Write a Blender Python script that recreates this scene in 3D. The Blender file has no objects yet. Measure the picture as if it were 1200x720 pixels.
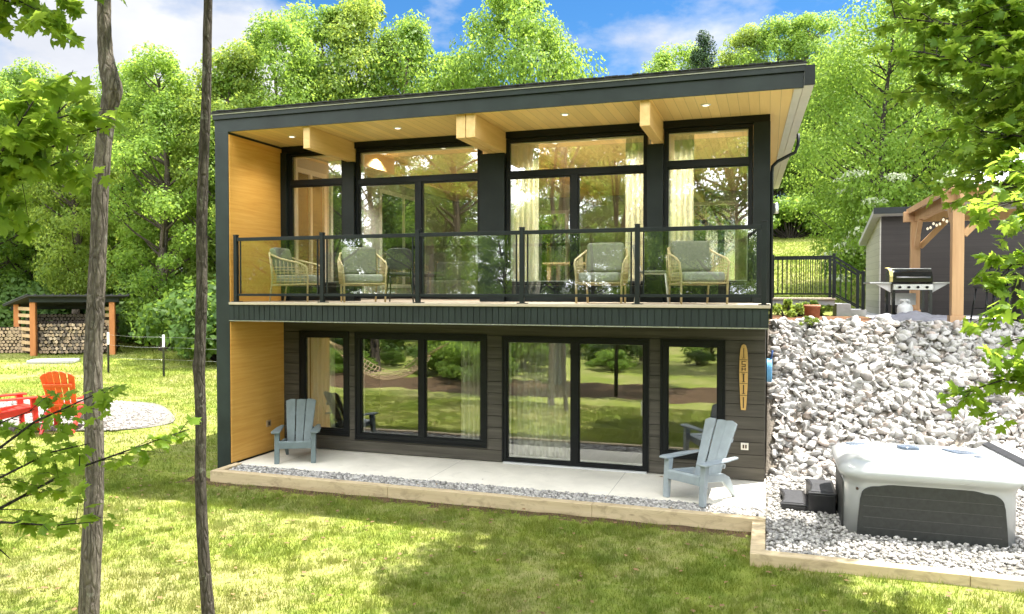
import bpy, bmesh, math, random
import numpy as np
from mathutils import Vector, Matrix, Euler

R = math.radians
scene = bpy.context.scene
col = scene.collection
random.seed(7)

# ------------------------------------------------------------------ camera, sky, sun, exposure
CAM = np.array([0.03, -10.73, 2.90]); YAW = R(18.3); PIT = R(1.26); FPX = 907.0
cd = bpy.data.cameras.new('camera'); cam = bpy.data.objects.new('camera', cd); col.objects.link(cam)
cam.location = CAM; cam.rotation_euler = (R(90) - PIT, 0, YAW)
cd.sensor_width = 36; cd.lens = FPX / 1200 * 36; cd.clip_end = 2000; cd.clip_start = 0.05
scene.camera = cam
SUN_DIR = Vector((0.295, 0.253, 0.92)).normalized()

world = bpy.data.worlds.new("World"); scene.world = world; world.use_nodes = True
wt = world.node_tree; wt.nodes.clear()
def WN(t, **k):
    n = wt.nodes.new(t)
    for a, v in k.items(): setattr(n, a, v)
    return n
sky = WN('ShaderNodeTexSky', sky_type='NISHITA', sun_disc=False)
sky.sun_elevation = math.asin(SUN_DIR.z); sky.sun_rotation = math.atan2(SUN_DIR.x, SUN_DIR.y)
sky.air_density = 1.0; sky.dust_density = 0.3; sky.ozone_density = 4.0; sky.altitude = 200
tc = WN('ShaderNodeTexCoord')
mp = WN('ShaderNodeMapping'); mp.inputs['Scale'].default_value = (1, 1, 2.0); mp.inputs['Location'].default_value = (1.3, 0.4, 0.2)
nz = WN('ShaderNodeTexNoise'); nz.inputs['Scale'].default_value = 2.6; nz.inputs['Detail'].default_value = 9; nz.inputs['Roughness'].default_value = 0.56
wt.links.new(tc.outputs['Generated'], mp.inputs['Vector']); wt.links.new(mp.outputs['Vector'], nz.inputs['Vector'])
dot = WN('ShaderNodeVectorMath', operation='DOT_PRODUCT')      # clouds thin out towards the east (house right)
dot.inputs[1].default_value = (math.cos(YAW), math.sin(YAW), 0)
wt.links.new(tc.outputs['Generated'], dot.inputs[0])
ma = WN('ShaderNodeMath', operation='MULTIPLY_ADD'); ma.inputs[1].default_value = -0.24
wt.links.new(dot.outputs['Value'], ma.inputs[0]); wt.links.new(nz.outputs['Fac'], ma.inputs[2])
rear = WN('ShaderNodeVectorMath', operation='DOT_PRODUCT')     # unseen bright clouds added behind the photographer to fill-light the facade
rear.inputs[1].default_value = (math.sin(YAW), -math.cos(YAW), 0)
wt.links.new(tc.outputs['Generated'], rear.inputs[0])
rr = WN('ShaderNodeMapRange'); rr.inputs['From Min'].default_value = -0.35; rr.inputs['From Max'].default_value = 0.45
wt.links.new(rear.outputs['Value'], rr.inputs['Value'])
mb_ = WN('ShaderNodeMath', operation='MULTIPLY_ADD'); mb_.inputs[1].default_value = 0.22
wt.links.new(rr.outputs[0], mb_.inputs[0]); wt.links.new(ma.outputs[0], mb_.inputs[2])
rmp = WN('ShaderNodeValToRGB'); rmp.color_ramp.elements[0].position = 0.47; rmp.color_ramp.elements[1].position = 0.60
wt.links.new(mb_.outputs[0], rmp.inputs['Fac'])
nz2 = WN('ShaderNodeTexNoise'); nz2.inputs['Scale'].default_value = 5; nz2.inputs['Detail'].default_value = 6
wt.links.new(mp.outputs['Vector'], nz2.inputs['Vector'])
cr2 = WN('ShaderNodeValToRGB'); cr2.color_ramp.elements[0].position = 0.35; cr2.color_ramp.elements[1].position = 0.62
cr2.color_ramp.elements[0].color = (0.70, 0.73, 0.80, 1); cr2.color_ramp.elements[1].color = (1.0, 1.0, 1.0, 1)
wt.links.new(nz2.outputs['Fac'], cr2.inputs['Fac'])
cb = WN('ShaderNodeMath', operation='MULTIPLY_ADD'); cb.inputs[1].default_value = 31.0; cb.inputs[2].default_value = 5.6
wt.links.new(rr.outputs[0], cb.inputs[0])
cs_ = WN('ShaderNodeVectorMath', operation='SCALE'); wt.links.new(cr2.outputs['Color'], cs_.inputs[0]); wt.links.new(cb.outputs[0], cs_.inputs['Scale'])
hs_ = WN('ShaderNodeHueSaturation'); hs_.inputs['Saturation'].default_value = 1.3; hs_.inputs['Value'].default_value = 0.85
wt.links.new(sky.outputs['Color'], hs_.inputs['Color'])
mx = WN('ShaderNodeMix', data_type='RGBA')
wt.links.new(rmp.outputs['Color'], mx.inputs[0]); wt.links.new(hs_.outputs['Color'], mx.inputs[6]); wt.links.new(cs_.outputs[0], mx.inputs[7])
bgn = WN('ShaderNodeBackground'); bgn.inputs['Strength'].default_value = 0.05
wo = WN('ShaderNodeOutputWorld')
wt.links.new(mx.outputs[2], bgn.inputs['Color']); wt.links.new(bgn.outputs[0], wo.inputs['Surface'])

ld = bpy.data.lights.new('sun', 'SUN'); ld.energy = 4.0; ld.angle = R(0.6); ld.color = (1.0, 0.95, 0.86)
sun = bpy.data.objects.new('sun', ld); col.objects.link(sun); sun.location = (10, 10, 40)
sun.rotation_euler = SUN_DIR.to_track_quat('Z', 'Y').to_euler()

vs = scene.view_settings; vs.view_transform = 'Standard'; vs.look = 'None'; vs.gamma = 1.0; vs.use_curve_mapping = False
vs.exposure = 2.08
cy = scene.cycles
cy.max_bounces = 10; cy.diffuse_bounces = 4; cy.glossy_bounces = 4; cy.transmission_bounces = 4; cy.transparent_max_bounces = 24
cy.use_denoising = True; cy.sample_clamp_indirect = 6
cy.caustics_reflective = False; cy.caustics_refractive = False

# ------------------------------------------------------------------ helpers
FW = np.array([-math.sin(YAW)*math.cos(PIT), math.cos(YAW)*math.cos(PIT), -math.sin(PIT)])
RT = np.array([math.cos(YAW), math.sin(YAW), 0.0]); UP = np.cross(RT, FW)
def at(px, py, Z):
    """a point of the place, Z metres deep along the photograph's line of sight"""
    return Vector(CAM + Z*(FW + RT*(px-600)/FPX + UP*(360-py)/FPX))

def S(t):
    t = np.clip(t, 0, 1); return t*t*(3-2*t)
def H(x, y):
    """ground height"""
    x = np.asarray(x, float); y = np.asarray(y, float)
    left = -0.15 + (0.38*S((-9.2-x)/3.8) + 0.018*np.clip(-12-x, 0, 40)) * S((y+6)/5) + 0.03*np.clip(y-5, 0, 60)*S((-8.5-x)/3)
    front = -0.15
    right = -0.12 + 2.37*np.clip((y-2.2)/2.5, 0, 1) + 0.145*np.clip(y-16, 0, 36) + 0.05*np.clip(y-52, 0, 60)
    backl = left + 0.03*np.clip(y-5, 0, 60)*(1-S((-8.5-x)/3))
    wx = S((x+9)/9.0)
    back = backl*(1-wx) + right*wx
    z = np.where(y > 10.3, back, np.where(x > 0.0, right, left))
    return z
def Hf(x, y): return float(H(x, y))
def ground_at(px, Z):
    p = at(px, 340, Z); return Vector((p.x, p.y, Hf(p.x, p.y)))

def tag(o, label=None, cat=None, group=None, kind=None):
    if label: o['label'] = label
    if cat: o['category'] = cat
    if group: o['group'] = group
    if kind: o['kind'] = kind
    return o
def empty(name, loc=(0, 0, 0), rz=0.0):
    o = bpy.data.objects.new(name, None); o.empty_display_size = 0.2; col.objects.link(o)
    o.location = loc; o.rotation_euler = (0, 0, rz); return o
def copy_tree(o, parent=None):
    c = o.copy(); col.objects.link(c)
    if parent is not None: c.parent = parent
    for ch in list(o.children): copy_tree(ch, c)
    return c

def np_mesh(name, V, F, mats, mat_idx=None, smooth=False, attrs=None):
    """V (n,3), F (m,k) with constant k"""
    V = np.ascontiguousarray(V, np.float32); F = np.ascontiguousarray(F, np.int32)
    me = bpy.data.meshes.new(name); m, k = F.shape
    me.vertices.add(len(V)); me.vertices.foreach_set('co', V.ravel())
    me.loops.add(m*k); me.loops.foreach_set('vertex_index', F.ravel())
    me.polygons.add(m); me.polygons.foreach_set('loop_start', np.arange(0, m*k, k, dtype=np.int32))
    if mat_idx is not None: me.polygons.foreach_set('material_index', np.ascontiguousarray(mat_idx, np.int32))
    if smooth: me.polygons.foreach_set('use_smooth', np.ones(m, bool))
    for a, v in (attrs or {}).items():
        at_ = me.attributes.new(a, 'FLOAT', 'POINT'); at_.data.foreach_set('value', np.ascontiguousarray(v, np.float32))
    me.update(calc_edges=True)
    for mm in (mats if isinstance(mats, (list, tuple)) else [mats]): me.materials.append(mm)
    return me
def link(name, me, parent=None):
    o = bpy.data.objects.new(name, me); col.objects.link(o)
    if parent is not None: o.parent = parent
    return o

class MB:
    """collects primitives into one mesh object"""
    def __init__(s): s.v = []; s.f = []; s.m = []; s.sm = []; s.mi = 0; s.smooth = False
    def add(s, vs_, fs_):
        b = len(s.v); s.v += [tuple(p) for p in vs_]
        for f in fs_: s.f.append(tuple(b+i for i in f)); s.m.append(s.mi); s.sm.append(s.smooth)
        return s
    def box(s, x0, x1, y0, y1, z0, z1, M=None):
        vs_ = [Vector((x, y, z)) for x in (x0, x1) for y in (y0, y1) for z in (z0, z1)]
        if M is not None: vs_ = [M @ p for p in vs_]
        return s.add(vs_, [(0,1,3,2),(4,6,7,5),(0,4,5,1),(2,3,7,6),(0,2,6,4),(1,5,7,3)])
    def cbox(s, c, d, rot=(0,0,0)):
        M = Matrix.Translation(c) @ Euler(rot).to_matrix().to_4x4()
        return s.box(-d[0]/2, d[0]/2, -d[1]/2, d[1]/2, -d[2]/2, d[2]/2, M)
    def bar(s, a, b, w, h, up=(0,0,1)):
        """rectangular bar from a to b; w across, h along up"""
        a = Vector(a); b = Vector(b); d = (b-a); L = d.length; d.normalize()
        u = Vector(up); 
        if abs(d.dot(u)) > 0.99: u = Vector((0,1,0))
        r = d.cross(u).normalized(); u = r.cross(d).normalized()
        M = Matrix((( r.x, d.x, u.x, a.x),(r.y, d.y, u.y, a.y),(r.z, d.z, u.z, a.z),(0,0,0,1)))
        return s.box(-w/2, w/2, 0, L, -h/2, h/2, M)
    def tube(s, pts, rad, n=8, cap=True):
        pts = [Vector(p) for p in pts]
        if not isinstance(rad, (list, tuple)): rad = [rad]*len(pts)
        vs_ = []; fs_ = []; ref = None
        for i, p in enumerate(pts):
            d = (pts[min(i+1, len(pts)-1)] - pts[max(i-1, 0)])
            d = d.normalized() if d.length > 1e-9 else Vector((0,0,1))
            if ref is None:
                ref = Vector((1,0,0)) if abs(d.x) < 0.8 else Vector((0,1,0))
            a = (ref - d*ref.dot(d)).normalized(); b = d.cross(a); ref = a
            for k in range(n):
                t = 2*math.pi*k/n; vs_.append(p + (a*math.cos(t) + b*math.sin(t))*rad[i])
        for i in range(len(pts)-1):
            for k in range(n):
                fs_.append((i*n+k, i*n+(k+1)%n, (i+1)*n+(k+1)%n, (i+1)*n+k))
        if cap:
            fs_.append(tuple(range(n-1, -1, -1))); fs_.append(tuple((len(pts)-1)*n+k for k in range(n)))
        old = s.smooth; s.smooth = True; s.add(vs_, fs_); s.smooth = old
        return s
    def prism(s, poly, d0, d1, M=None, axis='y'):
        """poly = 2D points; extruded from d0 to d1. axis y: (x,z); z: (x,y); x: (y,z)"""
        def P(p, d):
            q = {'y': (p[0], d, p[1]), 'z': (p[0], p[1], d), 'x': (d, p[0], p[1])}[axis]
            q = Vector(q); return M @ q if M is not None else q
        n = len(poly)
        vs_ = [P(p, d0) for p in poly] + [P(p, d1) for p in poly]
        fs_ = [tuple(range(n)), tuple(range(2*n-1, n-1, -1))] + [(i, (i+1)%n, n+(i+1)%n, n+i) for i in range(n)]
        return s.add(vs_, fs_)
    def lathe(s, prof, c=(0,0,0), n=16):
        c = Vector(c); vs_ = []; fs_ = []
        for r_, z in prof:
            for k in range(n):
                t = 2*math.pi*k/n; vs_.append(c + Vector((r_*math.cos(t), r_*math.sin(t), z)))
        for i in range(len(prof)-1):
            for k in range(n): fs_.append((i*n+k, i*n+(k+1)%n, (i+1)*n+(k+1)%n, (i+1)*n+k))
        fs_.append(tuple(range(n-1,-1,-1))); fs_.append(tuple((len(prof)-1)*n+k for k in range(n)))
        old = s.smooth; s.smooth = True; s.add(vs_, fs_); s.smooth = old
        return s
    def loft(s, rings, cap=True):
        n = len(rings[0]); vs_ = [p for r_ in rings for p in r_]; fs_ = []
        for i in range(len(rings)-1):
            for k in range(n): fs_.append((i*n+k, i*n+(k+1)%n, (i+1)*n+(k+1)%n, (i+1)*n+k))
        if cap: fs_.append(tuple(range(n-1,-1,-1))); fs_.append(tuple((len(rings)-1)*n+k for k in range(n)))
        old = s.smooth; s.smooth = True; s.add(vs_, fs_); s.smooth = old
        return s
    def mesh(s, name, mats):
        me = bpy.data.meshes.new(name); me.from_pydata(s.v, [], s.f)
        for mm in (mats if isinstance(mats, (list, tuple)) else [mats]): me.materials.append(mm)
        me.polygons.foreach_set('material_index', s.m); me.polygons.foreach_set('use_smooth', s.sm)
        bm = bmesh.new(); bm.from_mesh(me); bmesh.ops.recalc_face_normals(bm, faces=bm.faces); bm.to_mesh(me); bm.free()
        me.update(); return me
    def build(s, name, mats, parent=None, bevel=0, seg=2, sub=0):
        o = link(name, s.mesh(name, mats), parent)
        if bevel:
            b = o.modifiers.new('bevel', 'BEVEL'); b.width = bevel; b.segments = seg; b.limit_method = 'ANGLE'; b.angle_limit = R(35)
        if sub:
            b = o.modifiers.new('sub', 'SUBSURF'); b.levels = sub; b.render_levels = sub
        return o

# ------------------------------------------------------------------ materials
class NT:
    def __init__(s, name):
        s.m = bpy.data.materials.new(name); s.m.use_nodes = True; s.t = s.m.node_tree; s.t.nodes.clear()
        s.out = s.n('ShaderNodeOutputMaterial')
    def n(s, t, **k):
        x = s.t.nodes.new(t)
        for a, v in k.items():
            if isinstance(a, str) and a.startswith('i_'): x.inputs[a[2:]].default_value = v
            else: setattr(x, a, v)
        return x
    def l(s, a, b): s.t.links.new(a, b)
    def coord(s, kind='Object', scale=(1,1,1), rot=(0,0,0)):
        c = s.n('ShaderNodeTexCoord'); m = s.n('ShaderNodeMapping'); m.inputs['Scale'].default_value = scale; m.inputs['Rotation'].default_value = rot
        s.l(c.outputs[kind], m.inputs['Vector']); return m.outputs['Vector']
    def noise(s, vec, scale=5, detail=4, rough=0.55, dist=0):
        x = s.n('ShaderNodeTexNoise'); x.inputs['Scale'].default_value = scale; x.inputs['Detail'].default_value = detail
        x.inputs['Roughness'].default_value = rough; x.inputs['Distortion'].default_value = dist; s.l(vec, x.inputs['Vector']); return x.outputs['Fac']
    def ramp(s, fac, stops):
        x = s.n('ShaderNodeValToRGB'); e = x.color_ramp.elements
        while len(e) < len(stops): e.new(0.5)
        for i, (p, c) in enumerate(stops):
            e[i].position = p; e[i].color = (c, c, c, 1) if isinstance(c, (int, float)) else (*c, 1)
        s.l(fac, x.inputs['Fac']); return x.outputs['Color']
    def math(s, op, a, b=None, c=None):
        x = s.n('ShaderNodeMath', operation=op)
        for i, v in enumerate((a, b, c)):
            if v is None: continue
            if isinstance(v, (int, float)): x.inputs[i].default_value = v
            else: s.l(v, x.inputs[i])
        return x.outputs[0]
    def mix(s, fac, a, b, blend='MIX'):
        x = s.n('ShaderNodeMix', data_type='RGBA', blend_type=blend)
        for i, v in ((0, fac), (6, a), (7, b)):
            if isinstance(v, (int, float)): x.inputs[i].default_value = v
            elif isinstance(v, tuple): x.inputs[i].default_value = (*v, 1)
            else: s.l(v, x.inputs[i])
        return x.outputs[2]
    def bsdf(s, color=None, rough=0.5, spec=0.5, metal=0, bump=None, bstr=0.3, bdist=0.01):
        p = s.n('ShaderNodeBsdfPrincipled')
        p.inputs['Metallic'].default_value = metal; p.inputs['Specular IOR Level'].default_value = spec
        for nm, v in (('Base Color', color), ('Roughness', rough)):
            if v is None: continue
            if isinstance(v, tuple): p.inputs[nm].default_value = (*v, 1)
            elif isinstance(v, (int, float)): p.inputs[nm].default_value = v
            else: s.l(v, p.inputs[nm])
        if bump is not None:
            b = s.n('ShaderNodeBump'); b.inputs['Strength'].default_value = bstr; b.inputs['Distance'].default_value = bdist
            s.l(bump, b.inputs['Height']); s.l(b.outputs['Normal'], p.inputs['Normal'])
        return p.outputs['BSDF']
    def done(s, sh): s.l(sh, s.out.inputs['Surface']); return s.m

def simple(name, c, rough=0.5, var=0.15, scale=4, metal=0, spec=0.5, bstr=0.1, coord='Object'):
    t = NT(name); v = t.coord(coord); f = t.noise(v, scale, 5)
    f2 = t.noise(v, scale*9, 3)
    lo = tuple(max(0, x*(1-var)) for x in c); hi = tuple(min(1, x*(1+var)) for x in c)
    cc = t.mix(t.ramp(f, [(0.3, 0.0), (0.7, 1.0)]), lo, hi)
    rr = t.math('MULTIPLY_ADD', f2, 0.2, max(0.02, rough-0.1))
    return t.done(t.bsdf(cc, rr, spec, metal, f2, bstr, 0.004))

def wood(name, c1, c2, c3, grain=(1,1,1), plank=None, rough=0.45, spec=0.4, stain=0.0):
    """grain: coordinate scale (small along the grain). plank=(axis, width) draws board joints"""
    t = NT(name); v = t.coord('Object', grain)
    f = t.noise(v, 1.0, 8, 0.6, 0.6); g = t.noise(v, 6.0, 4, 0.6)
    cc = t.ramp(f, [(0.25, c1), (0.5, c2), (0.75, c3)])
    cc = t.mix(t.math('MULTIPLY', g, 0.35), cc, tuple(x*0.62 for x in c2))
    bump = g
    if stain:
        q = t.noise(t.coord('Object', (1.6, 3, 3)), 2.4, 8, 0.7, 1.0); cc = t.mix(t.ramp(q, [(0.50, 0.0), (0.72, stain)]), cc, tuple(x*0.40 for x in c1))
        kn = t.n('ShaderNodeTexVoronoi'); kn.inputs['Scale'].default_value = 1.0; t.l(t.coord('Object', (2.2, 7, 7)), kn.inputs['Vector']); cc = t.mix(t.ramp(kn.outputs['Distance'], [(0.05, 0.7), (0.12, 0.0)]), cc, tuple(x*0.35 for x in c1))
    if plank:
        ax, w = plank
        c = t.n('ShaderNodeTexCoord'); sp = t.n('ShaderNodeSeparateXYZ'); t.l(c.outputs['Object'], sp.inputs[0])
        u = t.math('DIVIDE', sp.outputs[ax], w)
        fr = t.math('FRACT', u); fl = t.math('FLOOR', u)
        wn = t.n('ShaderNodeTexWhiteNoise', noise_dimensions='1D'); t.l(fl, wn.inputs['W'])
        cc = t.mix(0.5, cc, t.mix(wn.outputs['Value'], tuple(x*0.78 for x in c2), tuple(min(1, x*1.18) for x in c2)))
        d = t.math('ABSOLUTE', t.math('SUBTRACT', fr, 0.5))
        line = t.math('GREATER_THAN', d, 0.5-0.003/w)
        cc = t.mix(t.math('MULTIPLY', line, 0.6), cc, tuple(x*0.25 for x in c1))
    return t.done(t.bsdf(cc, rough, spec, 0, bump, 0.12, 0.003))

M = {}
M['black'] = simple('black_trim', (0.009, 0.013, 0.013), 0.5, 0.25, 3, spec=0.28, bstr=0.08)
M['fascia'] = simple('slate_green_fascia', (0.017, 0.0245, 0.0235), 0.5, 0.3, 2, spec=0.3, bstr=0.06)
M['frame'] = simple('black_window_frame', (0.006, 0.007, 0.008), 0.42, 0.2, 5, spec=0.25)
M['soffit'] = wood('pine_soffit', (0.70, 0.47, 0.18), (0.80, 0.57, 0.25), (0.86, 0.64, 0.31), (14, 0.9, 3), (0, 0.14))
M['panel'] = wood('honey_wood_panel', (0.62, 0.30, 0.055), (0.72, 0.385, 0.085), (0.80, 0.47, 0.13), (5, 1.0, 22), None)
M['glulam'] = wood('glulam_timber', (0.60, 0.38, 0.14), (0.70, 0.47, 0.20), (0.78, 0.55, 0.26), (12, 0.8, 12), None)
M['clad'] = wood('charcoal_cladding', (0.038, 0.034, 0.028), (0.074, 0.066, 0.053), (0.125, 0.112, 0.092), (0.8, 4, 16), None, 0.6, 0.3)
M['deck'] = wood('composite_deck', (0.40, 0.34, 0.25), (0.48, 0.41, 0.31), (0.55, 0.48, 0.37), (1, 12, 12), (1, 0.14), 0.6)
M['timber'] = wood('landscape_timber', (0.42, 0.32, 0.19), (0.54, 0.43, 0.27), (0.62, 0.50, 0.33), (0.7, 10, 10), None, 0.75, 0.2, 0.6)
M['cedar'] = wood('cedar_post', (0.42, 0.24, 0.12), (0.52, 0.32, 0.17), (0.60, 0.39, 0.22), (9, 9, 0.8), None, 0.6, 0.3)
M['redwood'] = wood('stained_post', (0.33, 0.12, 0.04), (0.44, 0.17, 0.055), (0.52, 0.22, 0.08), (8, 8, 0.8), None, 0.6, 0.3)
M['slat'] = wood('aged_slat', (0.32, 0.20, 0.10), (0.42, 0.29, 0.16), (0.50, 0.36, 0.22), (0.8, 8, 8), None, 0.7, 0.2)
M['shed'] = wood('dark_shed_boards', (0.018, 0.015, 0.014), (0.030, 0.026, 0.024), (0.048, 0.042, 0.039), (0.8, 4, 14), (2, 0.17), 0.6, 0.3)
M['shed_sunlit'] = wood('sunlit_shed_boards', (0.30, 0.29, 0.26), (0.38, 0.37, 0.33), (0.46, 0.45, 0.40), (4, 0.8, 14), (2, 0.17), 0.65, 0.2)
M['white'] = simple('white_metal', (0.74, 0.74, 0.73), 0.4, 0.05, 6)
M['gutter'] = simple('pale_gutter', (0.56, 0.56, 0.57), 0.4, 0.06, 3)
M['cream'] = simple('cream_wall', (0.44, 0.42, 0.37), 0.7, 0.08, 1.5)
M['ivory'] = simple('ivory_frame', (0.75, 0.71, 0.63), 0.5, 0.05, 5)
M['floor'] = wood('oak_floor', (0.24, 0.20, 0.15), (0.32, 0.27, 0.21), (0.40, 0.34, 0.27), (10, 0.8, 4), (0, 0.16), 0.35)
M['roof'] = simple('dark_roofing', (0.022, 0.023, 0.024), 0.8, 0.4, 14, bstr=0.5)
M['concrete'] = None
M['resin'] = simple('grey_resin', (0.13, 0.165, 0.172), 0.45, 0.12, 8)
M['resin_sunlit'] = simple('sunlit_grey_resin', (0.27, 0.31, 0.335), 0.42, 0.10, 8)
M['red'] = simple('red_paint', (0.62, 0.035, 0.022), 0.4, 0.15, 6)
M['orange'] = simple('orange_red_paint', (0.72, 0.10, 0.025), 0.4, 0.12, 6)
M['rattan'] = simple('rattan', (0.55, 0.42, 0.22), 0.55, 0.2, 25)
M['cushion'] = simple('grey_cushion', (0.19, 0.19, 0.145), 0.9, 0.12, 30, spec=0.1, bstr=0.3)
M['seat_c'] = simple('pale_cushion', (0.36, 0.35, 0.30), 0.9, 0.1, 30, spec=0.1, bstr=0.3)
M['dkmesh'] = simple('dark_mesh_seat', (0.05, 0.048, 0.045), 0.7, 0.2, 20)
M['steel'] = simple('brushed_steel', (0.55, 0.55, 0.55), 0.3, 0.1, 10, metal=0.9)
M['enamel'] = simple('black_enamel', (0.010, 0.012, 0.011), 0.18, 0.2, 5)
M['tank'] = simple('white_tank', (0.70, 0.71, 0.70), 0.35, 0.08, 9)
M['plastic'] = simple('black_plastic', (0.016, 0.016, 0.018), 0.35, 0.25, 12)
M['plastic2'] = simple('worn_black_tread', (0.030, 0.031, 0.036), 0.6, 0.35, 14, bstr=0.4)
M['acrylic'] = simple('pearl_acrylic', (0.36, 0.37, 0.37), 0.2, 0.05, 2.2, bstr=0.02)
M['tubpanel'] = simple('tub_skirt', (0.020, 0.022, 0.021), 0.5, 0.3, 18, bstr=0.3)
M['blueins'] = simple('blue_grey_insert', (0.10, 0.13, 0.18), 0.25, 0.3, 10)
M['tarp'] = simple('grey_tarp', (0.24, 0.24, 0.27), 0.7, 0.12, 5)
M['towel'] = simple('yellow_towel', (0.66, 0.58, 0.22), 0.9, 0.12, 15)
M['ply'] = simple('surfboard_wood', (0.60, 0.37, 0.12), 0.4, 0.12, 8)
M['ink'] = simple('burnt_marks', (0.05, 0.028, 0.014), 0.6, 0.1, 8)
M['blue'] = simple('light_blue_hose', (0.16, 0.42, 0.72), 0.4, 0.15, 8)
M['navy'] = simple('navy_handle', (0.02, 0.06, 0.20), 0.4, 0.1, 8)
M['terra'] = simple('terracotta', (0.36, 0.15, 0.08), 0.8, 0.25, 12)
M['hammock'] = simple('tan_net', (0.42, 0.30, 0.20), 0.9, 0.15, 12)
M['fabric_dk'] = simple('dark_upholstery', (0.09, 0.08, 0.07), 0.9, 0.2, 12)

def curtain_mat():
    t = NT('cream_curtain'); v = t.coord('Object', (30, 1, 0.6)); f = t.noise(v, 1.0, 3)
    cc = t.mix(f, (0.78, 0.75, 0.60), (0.88, 0.86, 0.74))
    d = t.bsdf(cc, 0.9, 0.1); tr = t.n('ShaderNodeBsdfTranslucent'); t.l(cc, tr.inputs['Color'])
    mx_ = t.n('ShaderNodeMixShader'); mx_.inputs[0].default_value = 0.45; t.l(d, mx_.inputs[1]); t.l(tr.outputs[0], mx_.inputs[2])
    return t.done(mx_.outputs[0])
M['curtain'] = curtain_mat()

def glass(name, base, tint, rough=0.0):
    t = NT(name); lw = t.n('ShaderNodeLayerWeight'); lw.inputs['Blend'].default_value = 0.5
    fac = t.math('MULTIPLY_ADD', t.math('POWER', lw.outputs['Facing'], 4.0), 1-base, base)
    tr = t.n('ShaderNodeBsdfTransparent'); tr.inputs['Color'].default_value = (*tint, 1)
    v = t.coord('Object'); f = t.noise(v, 0.8, 2)
    g = t.n('ShaderNodeBsdfGlossy'); g.inputs['Roughness'].default_value = rough; g.inputs['Color'].default_value = (1, 1, 1, 1)
    b = t.n('ShaderNodeBump'); b.inputs['Strength'].default_value = 0.10; b.inputs['Distance'].default_value = 0.02; t.l(f, b.inputs['Height']); t.l(b.outputs['Normal'], g.inputs['Normal'])
    m_ = t.n('ShaderNodeMixShader'); t.l(fac, m_.inputs[0]); t.l(tr.outputs[0], m_.inputs[1]); t.l(g.outputs[0], m_.inputs[2])
    return t.done(m_.outputs[0])
M['glass'] = glass('window_glass', 0.21, (0.975, 0.99, 0.98))
M['railglass'] = glass('railing_glass', 0.14, (0.93, 0.965, 0.945))

def emit(name, c, s):
    t = NT(name); e = t.n('ShaderNodeEmission'); e.inputs['Color'].default_value = (*c, 1); e.inputs['Strength'].default_value = s
    return t.done(e.outputs[0])
M['lamp'] = emit('lit_downlight', (1.0, 0.86, 0.62), 0.6)
M['bulb'] = emit('lit_bulb', (1.0, 0.86, 0.60), 0.30)

def leaf_mat(name, c1, c2, tr1, trans=0.42, rnd=0.25, rough=0.5):
    t = NT(name); a = t.n('ShaderNodeAttribute', attribute_name='tint'); oi = t.n('ShaderNodeObjectInfo')
    f = t.math('ADD', t.math('MULTIPLY', a.outputs['Fac'], 1-rnd), t.math('MULTIPLY', oi.outputs['Random'], rnd))
    cc = t.mix(f, c1, c2)
    p = t.bsdf(cc, rough, 0.18)
    tc_ = t.mix(0.75, cc, tr1)
    tr = t.n('ShaderNodeBsdfTranslucent'); t.l(tc_, tr.inputs['Color'])
    m_ = t.n('ShaderNodeMixShader'); m_.inputs[0].default_value = trans; t.l(p, m_.inputs[1]); t.l(tr.outputs[0], m_.inputs[2])
    return t.done(m_.outputs[0])
M['leaf'] = leaf_mat('broad_leaf', (0.060, 0.120, 0.020), (0.165, 0.255, 0.042), (0.50, 0.70, 0.10), 0.52)
M['leaf2'] = leaf_mat('yellow_green_leaf', (0.075, 0.130, 0.020), (0.200, 0.275, 0.046), (0.54, 0.66, 0.10), 0.5)
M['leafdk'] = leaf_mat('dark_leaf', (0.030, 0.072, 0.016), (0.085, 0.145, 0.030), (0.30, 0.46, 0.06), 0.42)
M['needle'] = leaf_mat('spruce_needle', (0.018, 0.040, 0.016), (0.040, 0.075, 0.026), (0.05, 0.09, 0.03), 0.15)
M['maple'] = leaf_mat('maple_leaf', (0.045, 0.115, 0.014), (0.150, 0.240, 0.030), (0.50, 0.68, 0.075), 0.56, 0.05, 0.42)
M['bloom'] = leaf_mat('white_blossom', (0.26, 0.32, 0.18), (0.50, 0.53, 0.38), (0.5, 0.55, 0.35), 0.3)

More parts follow.
